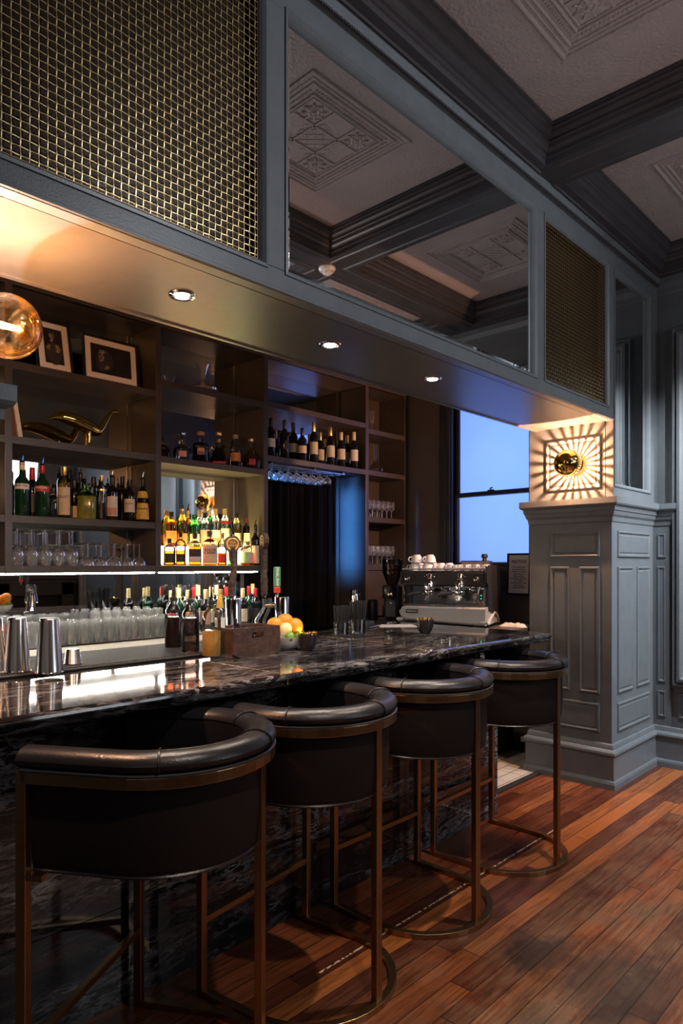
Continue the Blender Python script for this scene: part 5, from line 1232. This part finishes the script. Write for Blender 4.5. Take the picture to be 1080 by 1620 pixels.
for s, x in ((0, -.338), (1, .290)):
    q = MB().use('satin_black'); o = [(.10, .13), (.10, .31), (.045, .33), (.045, .40), (.10, .455), (.53, .455), (.55, .43), (.55, .06), (.42, .06)]; m2 = len(o)
    if s == 0: o = [(.28, .13), (.28, .30), (.05, .31), (.05, .40), (.10, .44), (.53, .44), (.55, .42), (.55, .06), (.42, .06)]
    q.add([(x, y, z) for y, z in o]+[(x+.018, y, z) for y, z in o], [tuple(range(m2)), tuple(range(2*m2-1, m2-1, -1))]+[(i, (i+1) % m2, m2+(i+1) % m2, m2+i) for i in range(m2)]); q.build('side_panel', parent=em)
q = MB().use('steel').rbox(.23, .289, .08, .27, .17, .30, .004); cp_ = q.build('control_pod', parent=em); MB().use('black').box(.245, .275, .076, .0805, .20, .28).build('control_window', parent=cp_)
q = MB().use('greenled'); q.box(.257, .263, .074, .0765, .212, .216); q.box(.257, .263, .074, .0765, .235, .239); q.build('indicator_lamps', parent=cp_)
MB().use('steel').rbox(-.32, .29, .08, .49, .406, .412, .002).build('cup_tray', parent=em)
q = MB().use('pearl')
q.tube([(-.325, .07, .425), (.0, .062, .428), (.29, .07, .432)], .006, 8); q.tube([(-.325, .07, .425), (-.325, .45, .425)], .006, 8); q.build('cup_rail', parent=em, smooth=True)
for x in (-.11, .115):
    g = MB().use('chrome').lathe([(0, .345), (.022, .34), (.034, .325), (.037, .30), (.037, .275), (.030, .27), (0, .27)], (x, .03, 0), 24).build('group_head', parent=em, smooth=True)
    MB().use('chrome').tube([(x, .035, .355), (x, .06, .38)], .02, 12).build('group_neck', parent=g, smooth=True)
    q = MB().use('chrome').lathe([(0, .27), (.036, .268), (.038, .255), (.034, .24), (.02, .236), (0, .236)], (x, .03, 0), 24); q.tube([(x-.02, .025, .252), (x-.05, .01, .254)], .008, 8); pf = q.build('portafilter', parent=em, smooth=True)
    q = MB().use('satin_black'); q.tube([(x-.045, .012, .254), (x-.075, -.002, .254), (x-.115, -.022, .246), (x-.145, -.036, .236)], .013, 12, rr=[.010, .013, .014, .011]); q.build('portafilter_handle', parent=pf, smooth=True)
    MB().use('chrome').tube([(x, .03, .238), (x-.012, .03, .225), (x-.014, .03, .215)], .005, 8).build('double_spout', parent=pf, smooth=True)
    q = MB().use('chrome')
    for i in range(5):
        a = R(40+25*i); q.lathe([(0, 0), (.007, 0), (.006, .005), (0, .006)], (x-cos(a)*.048, .047, .345+sin(a)*.042), 10, mtx=Matrix.Rotation(pi/2, 4, 'X'))
    q.build('brew_buttons', parent=em, smooth=True)
for x in (-.275, .235):
    kn = MB().use('satin_black').lathe([(0, 0), (.020, 0), (.020, .025), (.016, .03), (0, .03)], (x, .048, .352), 20, mtx=Matrix.Rotation(pi/2, 4, 'X')).build('steam_knob', parent=em, smooth=True)
    MB().use('chrome').lathe([(0, .03), (.014, .03), (.012, .042), (0, .045)], (x, .048, .352), 16, mtx=Matrix.Rotation(pi/2, 4, 'X')).build('knob_cap', parent=kn, smooth=True)
    s = -1 if x < 0 else 1
    MB().use('chrome').tube([(x+.02*s, .04, .325), (x+.03*s, .01, .30), (x+.01*s, .0, .22), (x+.02*s, -.01, .175)], .0045, 8).build('steam_wand', parent=em, smooth=True)
MB().use('satin_black').box(-.275, -.185, -.0035, -.0005, .105, .132).build('badge', parent=em)
MB().use('label_white').text('RANCILIO', .016, lambda u, v: (-.23+u, -.0042, .1185+v)).build('badge_lettering', parent=em)
# cups on top of the machine
cw = MB().use('white').lathe([(0, .0), (.022, 0), (.024, .004), (.034, .02), (.040, .045), (.0415, .052), (.039, .052), (.031, .02), (0, .006)], n=24)
def cup_world(lx, ly, lz): return O+Matrix.Rotation(RZ, 3, 'Z') @ Vector((lx, ly, lz))
def make_cup(nm, H, r):
    t = thing(nm, (0, 0, 0), 0, '', 'cup', 'white cups stacked on the espresso machine')
    MB().use('white').lathe([(0, 0), (r*.55, 0), (r*.6, H*.06), (r*.86, H*.4), (r, H), (r*.94, H), (r*.8, H*.42), (r*.5, H*.12), (0, H*.1)], n=24).build('cup_bowl', parent=t, smooth=True)
    MB().use('white').tube([(r*.9, 0, H*.82), (r*1.25, 0, H*.86), (r*1.42, 0, H*.6), (r*1.2, 0, H*.32), (r*.78, 0, H*.28)], .0045, 8).build('handle', parent=t, smooth=True)
    return t
cA = make_cup('coffee_cup', .058, .046)
zt2 = .4125
big = [(-.25, .13, 0, 'lower left cup of the double stack, at the front of the tray'), (-.15, .13, 0, 'lower right cup of the double stack, at the front of the tray'), (-.235, .13, .062, 'upper left cup of the double stack on the machine'), (-.135, .14, .062, 'upper right cup of the double stack on the machine'),
       (-.05, .13, 0, 'lone large cup right of the double stack'), (-.25, .26, 0, 'large cup in the second row, left'), (-.13, .26, 0, 'large cup in the second row, middle'), (-.02, .26, 0, 'large cup in the second row, right')]
for i, (lx, ly, lz, l) in enumerate(big):
    p = cup_world(lx, ly, zt2+lz); l = 'white '+l
    if i == 0: c = cA; c.location = p; c['label'] = l
    else: c = dup(cA, p, None, l)
    c.rotation_euler = (pi, 0, R(200+i*17)) if True else (0, 0, 0); c.location = (p.x, p.y, p.z+.058)
cB = make_cup('espresso_cup', .046, .030); first = True
for i in range(5):
    for j in range(2):
        p = cup_world(.02+i*.062, .12+j*.08, zt2); l = 'small white espresso cup on the machine, '+('front' if j == 0 else 'second')+' row, '+('first', 'second', 'third', 'fourth', 'fifth')[i]+' from the large cups'
        c = cB if first else dup(cB, p, None, l); first = False
        c.location = p; c['label'] = l; c.rotation_euler = (0, 0, R(-100+20*i))
p = cup_world(.17, .34, .4125); t = thing('cup_box', p, RZ, 'grey box with a black knobbed lid behind the small cups on the machine', 'box')
MB().use('steel').rbox(-.11, .11, -.05, .05, 0, .075, .004).build('box_body', parent=t)
MB().use('satin_black').lathe([(0, .075), (.02, .075), (.014, .09), (.026, .105), (.02, .125), (0, .128)], (.06, 0, 0), 8).build('knob', parent=t)

# grinder and bar tools left of the machine
p = Vector((-3.40, 4.14, 1.0405)); t = thing('coffee_grinder', p, R(20), 'tall dark coffee grinder with a clear bean hopper left of the espresso machine', 'grinder')
MB().use('satin_black').rbox(-.08, .08, -.09, .14, 0, .03, .006).build('base', parent=t)
MB().use('satin_black').rbox(-.06, .06, .0, .13, .03, .30, .02).build('motor_housing', parent=t)
MB().use('satin_black').lathe([(0, .19), (.045, .19), (.055, .21), (.055, .28), (.045, .30), (0, .30)], (0, -.03, 0), 24).build('doser', parent=t, smooth=True)
MB().use('syrup_smoke').lathe([(.04, .30), (.05, .32), (.078, .40), (.08, .50), (0, .505)], (0, .04, 0), 28).build('bean_hopper', parent=t, smooth=True)
MB().use('chrome').tube([(-.02, -.08, .18), (.02, -.11, .18), (.05, -.11, .16)], .005, 8).build('portafilter_fork', parent=t, smooth=True)
MB().use('chrome').lathe([(0, 0), (.018, 0), (.02, .008), (0, .012)], (.03, -.09, .23), 14, mtx=Matrix.Rotation(pi/2, 4, 'X')).build('dose_knob', parent=t)
def jar(x, y, z, H, r, m, lidm, label):
    t = thing('storage_jar', (x, y, z), 0, label, 'jar', None)
    MB().use(m).lathe([(0, 0), (r*.95, 0), (r, .006), (r, H*.8), (r*.9, H*.86)], n=24).build('jar_body', parent=t, smooth=True)
    MB().use(lidm).lathe([(0, H), (r*.7, H), (r*.92, H*.97), (r*.93, H*.86), (r*.9, H*.855)], n=24).build('lid', parent=t, smooth=True)
def onc(px, x): return Yx(px, x)
jar(-3.72, onc(562, -3.72), 1.041, .26, .045, 'steel', 'chrome', 'tall steel canister with a shiny lid at the left end of the end counter')
jar(-3.70, onc(590, -3.70), 1.041, .17, .04, 'satin_black', 'satin_black', 'low black canister on the end counter beside the tall canister')
# folded towels
def towel(x, y, z, w_, d_, h, rz, label):
    t = MB().use('towel'); n = 14; vs = []; fs = []
    for lay_ in (1, 0):
        for i in range(n+1):
            for j in range(n+1):
                u, v = i/n-.5, j/n-.5; e = (1-(2*abs(u))**6)*(1-(2*abs(v))**6)
                vs.append((u*w_*(1+.06*sin(j)), v*d_*(1+.08*sin(i*.8)), (h*e*(.7+.3*sin(i*.9)*cos(j*.7)) if lay_ else 0)))
    N2 = (n+1)**2
    for i in range(n):
        for j in range(n):
            a = i*(n+1)+j; fs += [(a, a+1, a+n+2, a+n+1), (N2+a, N2+a+n+1, N2+a+n+2, N2+a+1)]
    t.add(vs, fs); o = t.build('folded_towel', smooth=True); o.location = (x, y, z); o.rotation_euler = (0, 0, R(rz)); return tag(o, label, 'towel')
towel(-2.555, 4.56, 1.0405, .2, .12, .03, 12, 'folded white towel on the end counter right of the espresso machine')
towel(-3.255, 3.995, 1.0405, .11, .08, .03, 30, 'small folded white towel left of the espresso machine')

# ================================================================ NOTICE SIGN
yw = 4.915; x0 = X_y(801, yw); x1 = X_y(838, yw); xm = (x0+x1)/2; ws = x1-x0
sg = thing('notice_sign', (xm, yw, 1.255), 0, 'black framed NOTICE sign standing in front of the frosted window', 'sign')
hs = .335; mt = Matrix.Rotation(R(-3), 4, 'X'); w2 = ws/2
q = MB().use('satin_black'); q.frame((0, 0, 0), (1, 0, 0), mt @ Vector((0, 0, 1)), mt @ Vector((0, -1, 0)), -w2, w2, 0, hs, [(0, -.012), (0, .008), (.012, .008), (.016, .002), (.016, -.006)], fill=False); q.build('frame', parent=sg)
def at2(u, v, d): return mt @ Vector((u, -d, v))
MB().use('sign_paper').add([at2(-w2+.014, .014, 0), at2(w2-.014, .014, 0), at2(w2-.014, hs-.014, 0), at2(-w2+.014, hs-.014, 0)], [(0, 1, 2, 3)]).build('paper_sheet', parent=sg)
q = MB().use('black'); q.box(-w2+.004, w2-.004, .006, .010, .004, hs-.004, mt); q.build('backing_board', parent=sg)
q = MB().use('ink_blue').text('NOTICE', .036, lambda u, v: at2(u, .268+v, .0012)); q.build('heading_lettering', parent=sg)
q = MB().use('ink_blue').text('The unlicensed\npossession of a\nweapon on these\npremises is a\nfelony with a\nmaximum penalty\nof 10 years\nimprisonment and\na fine not to\nexceed $10,000.', .0185, lambda u, v: at2(u, .143+v, .0012), spacing=.98); q.build('body_lettering', parent=sg)
# ledge the sign stands on is the window stool

# curtain in the doorway
q = MB().use('curtain'); n = 60; vs = []
for i in range(n+1):
    y = YD0+.02+(YD1-YD0-.04)*i/n; x = -4.24+.025*sin(i*.9)+.012*sin(i*2.1); vs += [(x, y, .01), (x, y, 2.27), (x-.004, y, 2.27), (x-.004, y, .01)]
q.add(vs, [f for i in range(n) for f in ((i*4, i*4+4, i*4+5, i*4+1), (i*4+1, i*4+5, i*4+6, i*4+2), (i*4+2, i*4+6, i*4+7, i*4+3))])
tag(q.build('doorway_curtain', smooth=True), 'heavy black curtain hanging in the doorway of the back bar', 'curtain')
